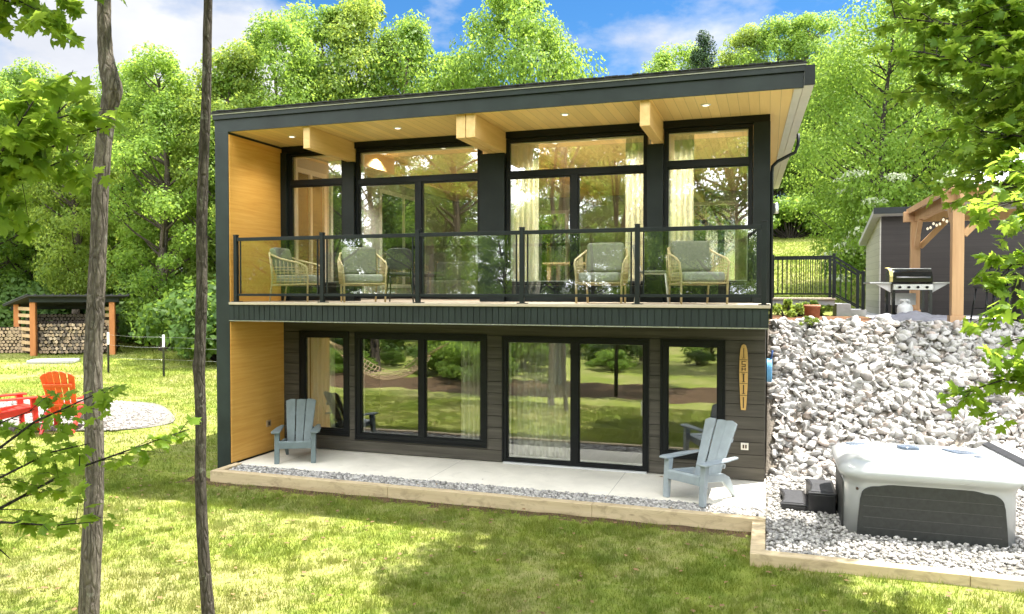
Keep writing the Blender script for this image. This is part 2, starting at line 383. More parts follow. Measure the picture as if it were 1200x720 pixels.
def bark(name, c1, c2, c3):
    t = NT(name); v = t.coord('Object', (16, 16, 5)); f = t.noise(v, 2.2, 10, 0.72, 0.7)
    vo = t.n('ShaderNodeTexVoronoi', feature='DISTANCE_TO_EDGE'); vo.inputs['Scale'].default_value = 1.0
    vv = t.coord('Object', (24, 24, 3.5)); va = t.n('ShaderNodeVectorMath', operation='MULTIPLY_ADD'); nzv = t.n('ShaderNodeTexNoise'); nzv.inputs['Scale'].default_value = 7; t.l(t.coord('Object', (1, 1, 0.4)), nzv.inputs['Vector']); t.l(nzv.outputs['Color'], va.inputs[0]); va.inputs[1].default_value = (2.5, 2.5, 2.5); t.l(vv, va.inputs[2]); t.l(va.outputs[0], vo.inputs['Vector']); crack = t.ramp(vo.outputs['Distance'], [(0.0, 0.0), (0.16, 1.0)])
    g = t.noise(t.coord('Object', (1, 1, 1)), 3.0, 6); li = t.noise(t.coord('Object', (1, 1, 1)), 11.0, 5, 0.7)
    cc = t.ramp(f, [(0.3, c1), (0.5, c2), (0.70, c3)]); cc = t.mix(t.ramp(g, [(0.48, 0.0), (0.7, 0.7)]), cc, tuple(x*0.5 for x in c2))
    cc = t.mix(t.ramp(li, [(0.60, 0.0), (0.68, 0.55)]), cc, (0.30, 0.31, 0.26))
    cc = t.mix(t.math('MULTIPLY', t.math('SUBTRACT', 1.0, crack), 0.45), cc, tuple(x*0.4 for x in c1))
    return t.done(t.bsdf(cc, 0.9, 0.1, 0, t.math('ADD', f, t.math('MULTIPLY', crack, 0.6)), 0.9, 0.02))
M['bark'] = bark('maple_bark', (0.075, 0.062, 0.050), (0.16, 0.138, 0.115), (0.28, 0.25, 0.215))
M['barkdk'] = bark('dark_bark', (0.024, 0.021, 0.018), (0.052, 0.045, 0.038), (0.10, 0.088, 0.076))
M['bark3'] = bark('grey_brown_bark', (0.042, 0.036, 0.030), (0.092, 0.079, 0.066), (0.17, 0.15, 0.128))
M['bark2'] = bark('forest_bark', (0.05, 0.042, 0.034), (0.11, 0.09, 0.07), (0.19, 0.16, 0.13))
M['birch'] = bark('pale_bark', (0.22, 0.20, 0.18), (0.42, 0.39, 0.35), (0.58, 0.55, 0.50))
M['logend'] = simple('cut_log_end', (0.34, 0.25, 0.16), 0.85, 0.3, 14)
M['logend2'] = simple('weathered_log_end', (0.17, 0.135, 0.10), 0.9, 0.35, 14)
M['logend3'] = simple('fresh_log_end', (0.48, 0.37, 0.25), 0.85, 0.25, 14)

def lawn_mat(blade=False):
    t = NT('grass_blades' if blade else 'lawn_ground'); g = t.n('ShaderNodeNewGeometry')
    def noise(sc, d=5, r=0.6):
        x = t.n('ShaderNodeTexNoise'); x.inputs['Scale'].default_value = sc; x.inputs['Detail'].default_value = d; x.inputs['Roughness'].default_value = r
        t.l(g.outputs['Position'], x.inputs['Vector']); return x.outputs['Fac']
    a = noise(0.55, 6); b = noise(2.6, 6); c = noise(40, 3); e = noise(9.0, 5, 0.7)
    green = t.mix(t.ramp(b, [(0.35, 0.0), (0.65, 1.0)]), (0.110, 0.175, 0.020), (0.205, 0.250, 0.036))
    straw = t.mix(c, (0.30, 0.26, 0.115), (0.45, 0.40, 0.21))
    sm = t.math('MULTIPLY', t.ramp(t.math('ADD', t.math('MULTIPLY', a, 0.55), t.math('MULTIPLY', e, 0.45)), [(0.46, 0.0), (0.60, 1.0)]), 0.48 if blade else 0.70)
    cc = t.mix(sm, green, straw)
    if not blade:
        cc = t.mix(0.25, cc, t.mix(c, (0.2, 0.19, 0.06), (0.3, 0.3, 0.09)))
        # leaf litter under the trees
        sp = t.n('ShaderNodeSeparateXYZ'); t.l(g.outputs['Position'], sp.inputs[0])
        yy = t.math('ADD', sp.outputs['Y'], t.math('MULTIPLY', a, 3.0))
        m1 = t.math('MULTIPLY', t.math('LESS_THAN', yy, -6.0), t.math('GREATER_THAN', yy, -9.5))
        # forest edge behind: distance along the line of the wood
        w = t.math('ADD', t.math('MULTIPLY', sp.outputs['Y'], 0.95), t.math('MULTIPLY', sp.outputs['X'], -0.31))
        m2 = t.math('GREATER_THAN', t.math('ADD', w, t.math('MULTIPLY', a, 4.0)), 23.5)
        m2 = t.math('MULTIPLY', m2, t.math('LESS_THAN', sp.outputs['X'], -3.0))
        m3 = t.math('GREATER_THAN', t.math('ADD', sp.outputs['Y'], t.math('MULTIPLY', a, 5.0)), 50.0)
        dn_ = t.math('ADD', sp.outputs['Y'], t.math('MULTIPLY', t.math('SUBTRACT', e, 0.5), 0.9))
        m5 = t.math('MULTIPLY', t.math('GREATER_THAN', dn_, -0.80), t.math('MULTIPLY', t.math('LESS_THAN', sp.outputs['Y'], -0.3), t.math('GREATER_THAN', sp.outputs['X'], -8.9)))
        mm = t.math('MAXIMUM', t.math('MAXIMUM', t.math('MAXIMUM', m1, m5), m2), m3)
        bank = t.math('MULTIPLY', t.math('GREATER_THAN', sp.outputs['X'], 0.0), t.math('MULTIPLY', t.math('GREATER_THAN', sp.outputs['Y'], 1.5), t.math('LESS_THAN', sp.outputs['Y'], 5.3)))
        lit = t.mix(t.ramp(e, [(0.3, 0.0), (0.7, 1.0)]), (0.03, 0.022, 0.012), (0.15, 0.095, 0.055))
        cc = t.mix(mm, cc, lit); cc = t.mix(bank, cc, t.mix(c, (0.16, 0.13, 0.10), (0.34, 0.31, 0.27)))
        return t.done(t.bsdf(cc, 0.9, 0.1, 0, c, 0.8, 0.03))
    p = t.bsdf(cc, 0.6, 0.25); tr = t.n('ShaderNodeBsdfTranslucent'); t.l(t.mix(0.5, cc, (0.40, 0.44, 0.07)), tr.inputs['Color'])
    m_ = t.n('ShaderNodeMixShader'); m_.inputs[0].default_value = 0.4; t.l(p, m_.inputs[1]); t.l(tr.outputs[0], m_.inputs[2])
    return t.done(m_.outputs[0])
M['lawn'] = lawn_mat(); M['blade'] = lawn_mat(True)

def stone(name, stops, scale=6, rnd=0.5):
    t = NT(name); oi = t.n('ShaderNodeObjectInfo'); at_ = t.n('ShaderNodeAttribute', attribute_name='tint')
    v = t.coord('Object'); f = t.noise(v, scale, 7, 0.65); h = t.noise(v, scale*7, 4)
    k = t.math('ADD', t.math('MULTIPLY', oi.outputs['Random'], rnd), at_.outputs['Fac'])
    k = t.math('FRACT', k)
    base = t.ramp(k, stops); cc = t.mix(t.ramp(f, [(0.35, 0.0), (0.75, 0.7)]), base, t.mix(0.5, base, (0.75, 0.73, 0.70)))
    cc = t.mix(t.math('MULTIPLY', h, 0.3), cc, (0.25, 0.23, 0.21))
    return t.done(t.bsdf(cc, 0.85, 0.2, 0, h, 0.5, 0.02))
M['rock'] = stone('riprap_stone', [(0.0, (0.22, 0.21, 0.20)), (0.3, (0.42, 0.405, 0.39)), (0.75, (0.55, 0.54, 0.525)), (0.92, (0.42, 0.33, 0.28)), (1.0, (0.20, 0.185, 0.175))], 5)
M['pebble'] = stone('gravel_stone', [(0.0, (0.11, 0.105, 0.10)), (0.35, (0.25, 0.24, 0.225)), (0.75, (0.40, 0.38, 0.355)), (1.0, (0.54, 0.52, 0.49))], 9)

M['pebble2'] = stone('grey_pit_gravel', [(0.0, (0.10, 0.095, 0.09)), (0.5, (0.20, 0.19, 0.175)), (1.0, (0.32, 0.30, 0.28))], 9)
def concrete_mat(name='concrete', c=(0.75, 0.705, 0.61), joint=None):
    t = NT(name); v = t.coord('Object'); f = t.noise(v, 1.1, 8, 0.65, 0.3); g = t.noise(v, 30, 4); st = t.noise(v, 3.2, 8, 0.7, 0.8)
    cc = t.mix(t.ramp(f, [(0.35, 0.0), (0.7, 1.0)]), tuple(x*0.84 for x in c), tuple(x*1.08 for x in c)); cc = t.mix(t.math('MULTIPLY', g, 0.28), cc, tuple(x*0.6 for x in c))
    cc = t.mix(t.ramp(st, [(0.58, 0.0), (0.72, 0.38)]), cc, tuple(x*0.52 for x in c))
    if joint:
        sp = t.n('ShaderNodeSeparateXYZ'); t.l(v, sp.inputs[0]); fr = t.math('FRACT', t.math('DIVIDE', t.math('ADD', sp.outputs[0], 0.7), joint))
        ln = t.math('LESS_THAN', t.math('ABSOLUTE', t.math('SUBTRACT', fr, 0.5)), 0.004/joint); cc = t.mix(t.math('MULTIPLY', ln, 0.7), cc, tuple(x*0.25 for x in c))
    return t.done(t.bsdf(cc, 0.75, 0.25, 0, g, 0.15, 0.004))
M['concrete'] = concrete_mat(joint=2.8); M['paving'] = concrete_mat('grey_paving', (0.40, 0.40, 0.41)); M['dust'] = concrete_mat('gravel_dust', (0.17, 0.16, 0.14))
def mulch_mat():
    t = NT('mulch'); v = t.coord('Object'); f = t.noise(v, 14, 6, 0.7); cc = t.ramp(f, [(0.3, (0.07, 0.035, 0.02)), (0.7, (0.20, 0.11, 0.06))]); return t.done(t.bsdf(cc, 0.95, 0.1, 0, f, 0.9, 0.03))
M['mulch'] = mulch_mat()

# ------------------------------------------------------------------ terrain
def axis(parts):
    out = []
    for a, b, st in parts: out += list(np.arange(a, b-1e-6, st))
    return np.array(out + [parts[-1][1]])
gx = np.unique(np.round(np.concatenate([axis([(-140, -40, 8), (-40, -15, 1.5), (-15, 5, 0.33), (5, 14, 0.6), (14, 40, 2), (40, 150, 8)]), [-0.03, 0.03]]), 4))
gy = np.unique(np.round(np.concatenate([axis([(-110, -30, 8), (-30, -8, 1.5), (-8, 6, 0.33), (6, 18, 0.5), (18, 60, 1.5), (60, 220, 10)]), [10.25, 10.35]]), 4))
X, Y = np.meshgrid(gx, gy); rng = np.random.default_rng(3)
Zg = H(X, Y) + rng.normal(0, 0.008, X.shape)
Zg = np.where((X > -8.6) & (X < 0.0) & (Y > -0.2) & (Y < 10.3), -0.30, Zg)
nx_, ny_ = len(gx), len(gy)
idx = np.arange(nx_*ny_).reshape(ny_, nx_)
F = np.stack([idx[:-1, :-1], idx[:-1, 1:], idx[1:, 1:], idx[1:, :-1]], -1).reshape(-1, 4)
tag(link('lawn', np_mesh('lawn', np.stack([X, Y, Zg], -1).reshape(-1, 3), F, M['lawn'], smooth=True)), kind='structure')

# ------------------------------------------------------------------ house
house = empty('house', (-4.3, 0, 0)); tag(house, 'flat roofed modern two storey house with black frame, honey wood panels and wide windows', 'house')
HO = Vector((-4.3, 0, 0))
class HB(MB):
    """house coordinates are world coordinates; parts are shifted to the house's base"""
    def build(s, name, mats, parent=None, **k):
        s.v = [(p[0]-HO.x, p[1]-HO.y, p[2]-HO.z) for p in s.v]
        return MB.build(s, name, mats, parent or house, **k)
XL, XR, ZF, ZS = -8.73, 0.05, 2.70, 5.518
WALLS = 0.16
def boards(mb, x0, x1, z0, z1, y0, y1, holes, row=0.193, gap=0.007, zstart=None, vary=True):
    zz = zstart if zstart is not None else z0
    k = 0
    while zz < z1:
        a, b = max(zz, z0), min(zz+row-gap, z1)
        cuts = sorted({a, b} | {h[2] for h in holes if a < h[2] < b} | {h[3] for h in holes if a < h[3] < b})
        for c0, c1 in zip(cuts[:-1], cuts[1:]):
            mid = (c0+c1)/2; segs = [(x0, x1)]
            for h in holes:
                if h[2] <= mid <= h[3]:
                    new = []
                    for s0, s1 in segs:
                        if h[1] <= s0 or h[0] >= s1: new.append((s0, s1)); continue
                        if h[0] > s0: new.append((s0, h[0]))
                        if h[1] < s1: new.append((h[1], s1))
                    segs = new
            for s0, s1 in segs:
                if s1-s0 < 0.004: continue
                off = 0.002*((k*7) % 3)
                mb.box(s0, s1, y0+off, y1, c0, c1)
        zz += row; k += 1
# openings (x0,x1,z0,z1)
LOW = [(-8.09, -7.12, 0.30, 2.13), (-6.94, -4.49, 0.26, 2.125), (-4.16, -1.77, 0.03, 2.10), (-1.535, -0.61, 0.30, 2.11)]
# lower clad wall (boards over a backing sheet with the same openings)
c = HB(); boards(c, -8.45, 0.0, 0.015, 2.372, 1.50, 1.535, LOW, row=0.193); c.build('cladding', M['clad'], bevel=0.003, seg=1)
def holed(mb, x0, x1, z0, z1, y0, y1, holes):
    boards(mb, x0, x1, z0, z1, y0, y1, holes, row=50, gap=0)
c = HB(); holed(c, -8.45, 0.0, 0.012, 2.372, 1.5365, 1.66, LOW); c.build('wall', M['black'])
# side, back and inner walls
c = HB()
c.box(-0.115, 0.0, 1.665, 10.2, -0.2, 2.372)                                   # lower right wall
c.box(XL+0.10, -8.462, 1.5, 10.2, -0.2, 2.372)
c.box(-8.455, -0.12, 10.05, 10.2, -0.2, 2.372); c.build('wall', M['clad'])
# upper shell; left wall and back wall have daylight windows
LW = [(2.0, 3.1, 2.95, 5.25), (3.25, 4.6, 2.95, 5.25), (5.4, 7.9, 2.95, 5.25)]
BW = [(-7.6, -5.2, 2.95, 5.1), (-3.6, -0.7, 2.72, 5.2)]
c = HB(); tmp = MB(); holed(tmp, 1.67, 10.2, ZF+0.004, 5.46, -0.16, 0, LW)
rot = Matrix(((0, 1, 0, -8.565), (1, 0, 0, 0), (0, 0, 1, 0), (0, 0, 0, 1)))
c.add([rot @ Vector(p) for p in tmp.v], tmp.f); c.build('wall', M['black'])
c = HB(); tmp = MB(); holed(tmp, 1.67, 10.06, ZF+0.004, 5.45, 0, 0.02, LW)
rot = Matrix(((0, 1, 0, -8.562), (1, 0, 0, 0), (0, 0, 1, 0), (0, 0, 0, 1)))
c.add([rot @ Vector(p) for p in tmp.v], tmp.f); c.build('inner_wall', M['cream'])
c = HB(); holed(c, -8.56, -0.1, ZF+0.004, 5.46, 10.07, 10.2, BW); c.build('wall', M['black'])
c = HB(); holed(c, -8.53, -0.12, ZF+0.004, 5.45, 10.045, 10.068, BW); c.build('inner_wall', M['cream'])
c = HB(); c.box(-0.06, 0.045, 1.67, 10.2, ZF-0.3, 5.46); c.build('wall', M['black'])
c = HB(); c.box(-0.085, -0.062, 1.67, 10.04, ZF+0.004, 5.45); c.build('inner_wall', M['cream'])
# inner floors and ceilings
c = HB(); c.box(-8.54, -0.09, 1.68, 10.04, ZF-0.30, ZF-0.01); c.build('floor', M['floor'])
c = HB(); c.box(-8.455, -0.12, 1.67, 10.04, -0.2, 0.008); c.build('floor', M['floor'])
c = HB(); c.box(-8.54, -0.09, 1.68, 10.04, 5.452, 5.512); c.build('ceiling', M['soffit'])
c = HB(); c.box(-8.44, -0.125, 5.2, 5.3, 0.01, 2.37); c.box(-4.34, -4.24, 1.7, 5.19, 0.01, 2.37); c.build('partition', M['cream'])
# window linings of the left and back wall windows
for y0, y1, z0, z1 in LW:
    c = HB(); fx0, fx1 = -8.66, -8.52
    for a, b in ((y0, y0+0.09), (y1-0.09, y1), ((y0+y1)/2-0.035, (y0+y1)/2+0.035)): c.box(fx0, fx1, a, b, z0+0.09, z1-0.09)
    c.box(fx0, fx1, y0, y1, z0, z0+0.088); c.box(fx0, fx1, y0, y1, z1-0.088, z1)
    w = c.build('window', M['ivory'])
    c = HB(); c.box(-8.61, -8.595, y0+0.092, (y0+y1)/2-0.037, z0+0.092, z1-0.092); c.box(-8.61, -8.595, (y0+y1)/2+0.037, y1-0.092, z0+0.092, z1-0.092); c.build('pane', M['railglass'], w)
for x0, x1, z0, z1 in BW:
    c = HB()
    for a, b in ((x0, x0+0.09), (x1-0.09, x1), ((x0+x1)/2-0.035, (x0+x1)/2+0.035)): c.box(a, b, 10.03, 10.17, z0+0.09, z1-0.09)
    c.box(x0, x1, 10.03, 10.17, z0, z0+0.088); c.box(x0, x1, 10.03, 10.17, z1-0.088, z1)
    w = c.build('window', M['ivory'])
    c = HB(); c.box(x0+0.092, (x0+x1)/2-0.037, 10.1, 10.115, z0+0.092, z1-0.092); c.box((x0+x1)/2+0.037, x1-0.092, 10.1, 10.115, z0+0.092, z1-0.092); c.build('pane', M['railglass'], w)

# black portal frame: left column the full height, left outer wall
c = HB(); c.box(XL, -8.465, 0.0, 0.30, -0.30, ZS-0.002); c.build('frame_column', M['fascia'], bevel=0.006)
c = HB(); c.box(XL, -8.47, 0.302, 1.66, -0.3, ZS-0.002); c.box(XL, -8.565, 1.662, 10.2, 2.38, ZS-0.002); c.build('side_wall', M['black'])
# honey wood side panels
c = HB(); c.box(-8.463, -8.452, 0.012, 1.49, ZF+0.003, ZS-0.045); c.build('side_panel', M['panel'])
c = HB(); c.box(-8.463, -8.452, 0.012, 1.498, 0.012, 2.372); c.build('side_panel', M['panel'])
# roof: trapezoid plan, fascia, drip edge
ex0, ex1 = 0.50, 0.20                       # right overhang at the front and the back
def rpoly(i, y0=0.0, y1=10.7): return [(XL-0.02-i, y0-i), (ex0+i, y0-i), (ex1+i, y1), (XL-0.02-i, y1)]
c = HB(); c.prism([(XL, 0.025), (ex0-0.06, 0.025), (ex1-0.06, 10.6), (XL, 10.6)], ZS, ZS+0.02, axis='z'); c.build('soffit', M['soffit'])
c = HB(); c.prism([(XL-0.0, 0.03), (ex0-0.07, 0.03), (ex1-0.07, 10.58), (XL, 10.58)], ZS+0.022, ZS+0.26, axis='z'); c.build('roof_deck', M['black'])
c = HB()
c.box(XL-0.005, ex0-0.05, 0.0, 0.022, ZS-0.004, ZS+0.20)
c.box(XL-0.02, ex0-0.03, -0.03, 0.022, ZS+0.203, ZS+0.285)
c.prism([(XL-0.02, 0.024), (XL-0.003, 0.024), (XL-0.003, 10.6), (XL-0.02, 10.6)], ZS, ZS+0.285, axis='z')
c.build('fascia', M['fascia'], bevel=0.004)
c = HB(); c.box(XL-0.03, ex0-0.02, -0.045, -0.031, ZS+0.279, ZS+0.292); c.build('drip_edge', M['gutter'])
c = HB(); c.prism([(XL-0.04, -0.06), (ex0-0.02, -0.06), (ex1-0.02, 10.7), (XL-0.04, 10.7)], ZS+0.293, ZS+0.325, axis='z')
# ragged shingle course along the front edge
for i in range(96):
    x = XL + i*0.0955; c.box(x, x+0.09, -0.072-0.006*((i*5) % 3), 0.2, ZS+0.327, ZS+0.337+0.003*((i*3) % 4))
c.build('roof', M['roof'])
# light soffit strip and gutter along the right eave
c = HB(); c.prism([(ex0-0.165, 0.03), (ex0-0.062, 0.03), (ex1-0.062, 10.6), (ex1-0.165, 10.6)], ZS-0.008, ZS-0.001, axis='z'); c.build('eave_board', M['gutter'])
c = HB(); c.prism([(ex0-0.048, 0.0), (ex0+0.075, 0.0), (ex1+0.075, 10.65), (ex1-0.048, 10.65)], ZS+0.02, ZS+0.035, axis='z')
c.prism([(ex0+0.062, 0.0), (ex0+0.077, 0.0), (ex1+0.077, 10.65), (ex1+0.062, 10.65)], ZS+0.037, ZS+0.26, axis='z')
c.prism([(ex0-0.048, 0.0), (ex0-0.035, 0.0), (ex1-0.035, 10.65), (ex1-0.048, 10.65)], ZS+0.037, ZS+0.24, axis='z')
c.build('gutter', M['gutter'])
c = HB(); c.box(ex0-0.046, ex0+0.085, -0.032, -0.002, ZS+0.02, ZS+0.275); c.build('gutter_end', M['black'])
c = HB(); yd = 3.3
c.tube([(ex0+0.0, yd, ZS+0.03), (ex0-0.005, yd, ZS-0.16), (ex0-0.05, yd, ZS-0.28), (0.17, yd, ZS-0.42), (0.09, yd, ZS-0.50), (0.078, yd, ZS-0.62), (0.078, yd, 2.4)], 0.028, 10); c.build('downspout', M['black'])
# glulam beams running out through the glass wall to the fascia
for segs in (((-7.065, -6.945),), ((-4.42, -4.272), (-4.262, -4.115)), ((-1.675, -1.535),)):
    c = HB()
    for a, b in segs: c.box(a, b, 0.06, 9.9, 5.17, ZS-0.003)
    c.build('beam', M['glulam'], bevel=0.006)
# header, columns and windows of the upper glass wall
for a, b in ((-8.45, -7.07), (-6.94, -4.425), (-4.11, -1.68), (-1.53, 0.045)):
    c = HB(); c.box(a, b, 1.46, 1.66, 5.405, ZS-0.002); c.build('header', M['frame'])
for a, b, zt in ((-8.45, -8.33, 5.403), (-7.165, -6.935, 5.168), (-4.56, -4.125, 5.168), (-1.77, -1.525, 5.168), (-0.195, 0.05, 5.403)):
    c = HB(); c.box(a, b, 1.42, 1.66, ZF+0.003, zt); c.build('column', M['black'], bevel=0.004)
def frame_rect(c, x0, x1, z0, z1, y0, y1, t, tb=None):
    tb = tb or t
    c.box(x0, x0+t, y0, y1, z0+tb, z1-t); c.box(x1-t, x1, y0, y1, z0+tb, z1-t)
    c.box(x0, x1, y0, y1, z0, z0+tb-0.0005); c.box(x0, x1, y0, y1, z1-t+0.0005, z1)
def window(x0, x1, z0, z1, splits=(), zbar=None, t=0.045, y=1.50, name='window', trim=None):
    root = empty(name, (0, 0, 0)); root.parent = house
    c = HB(); frame_rect(c, x0, x1, z0, z1, y-0.01, y+0.09, t)
    lights = []
    top = z1-t
    if zbar:
        c.box(x0+t, x1-t, y-0.01, y+0.09, zbar-0.045, zbar+0.045); lights.append((x0+t, x1-t, zbar+0.045, top)); top = zbar-0.045
    xs = [x0+t] + [s for s in splits] + [x1-t]
    for s in splits: c.box(s-0.055, s+0.055, y-0.012, y+0.085, z0+t, top)
    for i in range(len(xs)-1):
        a = xs[i] + (0.055 if i else 0); b = xs[i+1] - (0.055 if i < len(xs)-2 else 0)
        lights.append((a, b, z0+t, top))
    c.build('frame', M['frame'], root, bevel=0.003, seg=1)
    s = HB()
    for a, b, q0, q1 in lights: frame_rect(s, a+0.001, b-0.001, q0+0.001, q1-0.001, y+0.012, y+0.07, 0.022)
    s.build('sash', M['frame'], root)
    s = HB(); frame_rect(s, x0+0.055, x1-0.055, z0+0.055, z1-0.055, y+0.10, y+0.15, 0.03); s.build('lining', M['ivory'], root)
    for a, b, q0, q1 in lights:
        g = HB(); g.box(a+0.024, b-0.024, y+0.035, y+0.047, q0+0.024, q1-0.024); g.build('pane', M['glass'], root)
    return root
for a, b in ((-8.328, -7.168), (-4.12, -1.775), (-1.52, -0.20)):
    c = HB(); c.box(a, b, 1.492, 1.655, ZF+0.004, ZF+0.268); c.box(a, b, 1.47, 1.49, ZF+0.225, ZF+0.268); c.build('base_panel', M['black'], bevel=0.003)
window(-8.328, -7.168, ZF+0.27, 5.402, (), 4.84)
window(-4.12, -1.775, ZF+0.27, 5.402, (-2.955,), 4.805)
window(-1.52, -0.20, ZF+0.27, 5.402, (), 4.84)
window(-6.93, -4.565, ZF+0.05, 5.402, (-5.715,), 4.81, name='sliding_door')
for a, b, z0, z1 in (LOW[0], LOW[1], LOW[3]):
    window(a, b, z0, z1, (-5.665,) if b-a > 2 else (), None, 0.075)
sd = window(*LOW[2], (-2.94,), None, 0.05, name='sliding_door')
c = HB(); c.box(-1.862, -1.838, 1.455, 1.487, 0.92, 1.14); c.build('handle', M['steel'], sd)
c = HB(); c.box(-4.16, -1.77, 1.44, 1.495, 0.002, 0.028); c.build('threshold', M['gutter'], sd)
# trim proud round the lower windows
for a, b, z0, z1 in LOW:
    c = HB()
    c.box(a-0.03, a-0.001, 1.482, 1.5, z0, z1+0.03); c.box(b+0.001, b+0.03, 1.482, 1.5, z0, z1+0.03); c.box(a-0.001, b+0.001, 1.482, 1.5, z1+0.001, z1+0.03)
    if z0 > 0.1: c.box(a-0.03, b+0.03, 1.478, 1.5, z0-0.03, z0-0.001)
    c.build('window_trim', M['frame'])
# balcony
bal = empty('balcony'); bal.parent = house
c = HB(); c.box(-8.45, 0.04, 0.02, 1.655, 2.40, 2.655); c.build('slab', M['black'], bal)
c = HB(); c.box(-8.452, 0.065, -0.035, 1.415, 2.657, ZF); c.build('decking', M['deck'], bal, bevel=0.006)
c = HB()
n = 86; w = 8.5/n
for i in range(n):
    a = -8.46 + i*w; c.box(a, a+w-0.012, -0.006-0.002*(i % 2), 0.018, 2.402, 2.654)
c.box(-8.46, 0.04, 0.004, 0.019, 2.404, 2.652); c.build('skirt', M['fascia'], bal)
c = HB(); c.box(-8.46, 0.045, -0.018, 0.03, 2.384, 2.398); c.build('flashing', M['steel'], bal)
rail = empty('railing'); rail.parent = house
PX = [-8.324, -6.69, -5.025, -3.365, -1.69, -0.02]
for x in PX:
    c = HB(); c.box(x-0.032, x+0.032, -0.03, 0.034, ZF+0.012, 3.795); c.box(x-0.036, x+0.036, -0.034, 0.038, 3.796, 3.812)
    c.box(x-0.075, x+0.075, -0.033, 0.08, ZF+0.001, ZF+0.014); c.build('post', M['black'], rail, bevel=0.004)
for a, b in zip(PX[:-1], PX[1:]):
    c = HB(); c.box(a+0.034, b-0.034, -0.022, 0.026, 3.705, 3.762); c.box(a+0.034, b-0.034, -0.016, 0.02, 2.80, 2.84)
    c.box(a+0.075, a+0.095, -0.012, 0.016, 2.842, 3.703); c.box(b-0.095, b-0.075, -0.012, 0.016, 2.842, 3.703); c.build('rail', M['black'], rail, bevel=0.003, seg=1)
    g = HB(); g.box(a+0.097, b-0.097, -0.004, 0.006, 2.843, 3.702); g.build('glass_panel', M['railglass'], rail)
# recessed downlights in the soffit (lit in the photograph)
def downlight(x, y, z, power=14):
    c = HB(); c.lathe([(0.060, z-0.010), (0.060, z-0.002), (0.072, z-0.001)], (x, y, 0), 20); o = c.build('downlight', M['white'])
    c = HB(); c.lathe([(0.044, z-0.0135), (0.044, z-0.0105)], (x, y, 0), 20); c.build('lens', M['lamp'], o)
    l = bpy.data.lights.new('downlight_lamp', 'SPOT'); l.energy = power; l.color = (1, 0.95, 0.86); l.spot_size = R(130); l.spot_blend = 0.8; l.shadow_soft_size = 0.05
    lo = bpy.data.objects.new('downlight_lamp', l); col.objects.link(lo); lo.parent = house; lo.location = (x-HO.x, y, z-0.03)
for px, py in ((342, 160), (466, 150), (662, 134), (827, 123)):
    d = at(px, py, 1.0) - Vector(CAM); k = (ZS-CAM[2])/d.z; p = Vector(CAM) + d*k
    downlight(p.x, p.y, ZS, 22)
for x, y, w_ in ((-6.8, 2.3, 190), (-5.0, 2.45, 60), (-3.5, 2.3, 230), (-2.05, 2.3, 230), (-1.2, 2.3, 230), (-7.6, 4.5, 90), (-5.6, 6.5, 70), (-2.9, 6.5, 70)):  # room downlights; the strong ones near the glass are added to light the curtains
    downlight(x, y, 5.452, w_)
# outlets and wall lamp
c = HB(); c.box(-0.345, -0.235, 1.468, 1.497, 0.475, 0.58); o = c.build('outlet', M['ivory']); c = HB(); c.box(-0.32, -0.297, 1.462, 1.467, 0.50, 0.555); c.box(-0.283, -0.26, 1.462, 1.467, 0.50, 0.555); c.build('socket', M['ink'], o)
c = HB(); c.box(-8.45, -8.425, 0.95, 1.06, 0.46, 0.57); o = c.build('outlet', M['slat']); c = HB(); c.box(-8.424, -8.419, 0.975, 1.035, 0.485, 0.545); c.build('socket', M['ink'], o)
c = HB(); c.tube([(0.05, 4.6, 4.42), (0.12, 4.6, 4.42)], 0.03, 8); c.lathe([(0.055, 4.33), (0.06, 4.35), (0.06, 4.50), (0.05, 4.52)], (0.15, 4.6, 0), 14); c.build('wall_lamp', M['steel'])

# curtains hanging behind the glass
def curtain(x0, x1, z0, z1, y, label, folds=0.09):
    n = max(10, int((x1-x0)/folds*6)); pts = []
    for i in range(n+1):
        u = x0+(x1-x0)*i/n; pts.append((u, y + 0.035*math.sin((u-x0)/folds*2*math.pi) + 0.01*math.sin(u*23)))
    poly = pts + [(a, b+0.006) for a, b in reversed(pts)]
    mb = MB(); mb.prism([(a-x0, b-y) for a, b in poly], 0, z1-z0, axis='z'); o = mb.build('curtain', M['curtain'])
    o.location = (x0, y, z0); tag(o, label, 'curtain', 'cream curtains behind the windows')
curtain(-4.10, -3.62, 2.75, 5.40, 1.70, 'cream curtain at the left side of the wide upstairs window, beside the thick column')
curtain(-2.16, -1.74, 2.75, 5.40, 1.70, 'cream curtain at the right side of the wide upstairs window')
curtain(-1.50, -1.08, 2.75, 5.40, 1.70, 'cream curtain in the narrow upstairs window at the house corner')
curtain(-8.02, -7.52, 0.05, 2.2, 1.73, 'cream curtain in the narrow ground floor window beside the wood panel')
curtain(-5.02, -4.50, 0.05, 2.2, 1.73, 'cream curtain at the right side of the twin ground floor window')
curtain(-4.10, -3.05, 0.05, 2.2, 1.84, 'curtain drawn across the left leaf of the ground floor sliding door', 0.11)
curtain(-7.28, -7.02, 2.75, 5.2, 1.80, 'narrow cream curtain behind the black post of the upstairs left corner', 0.07)

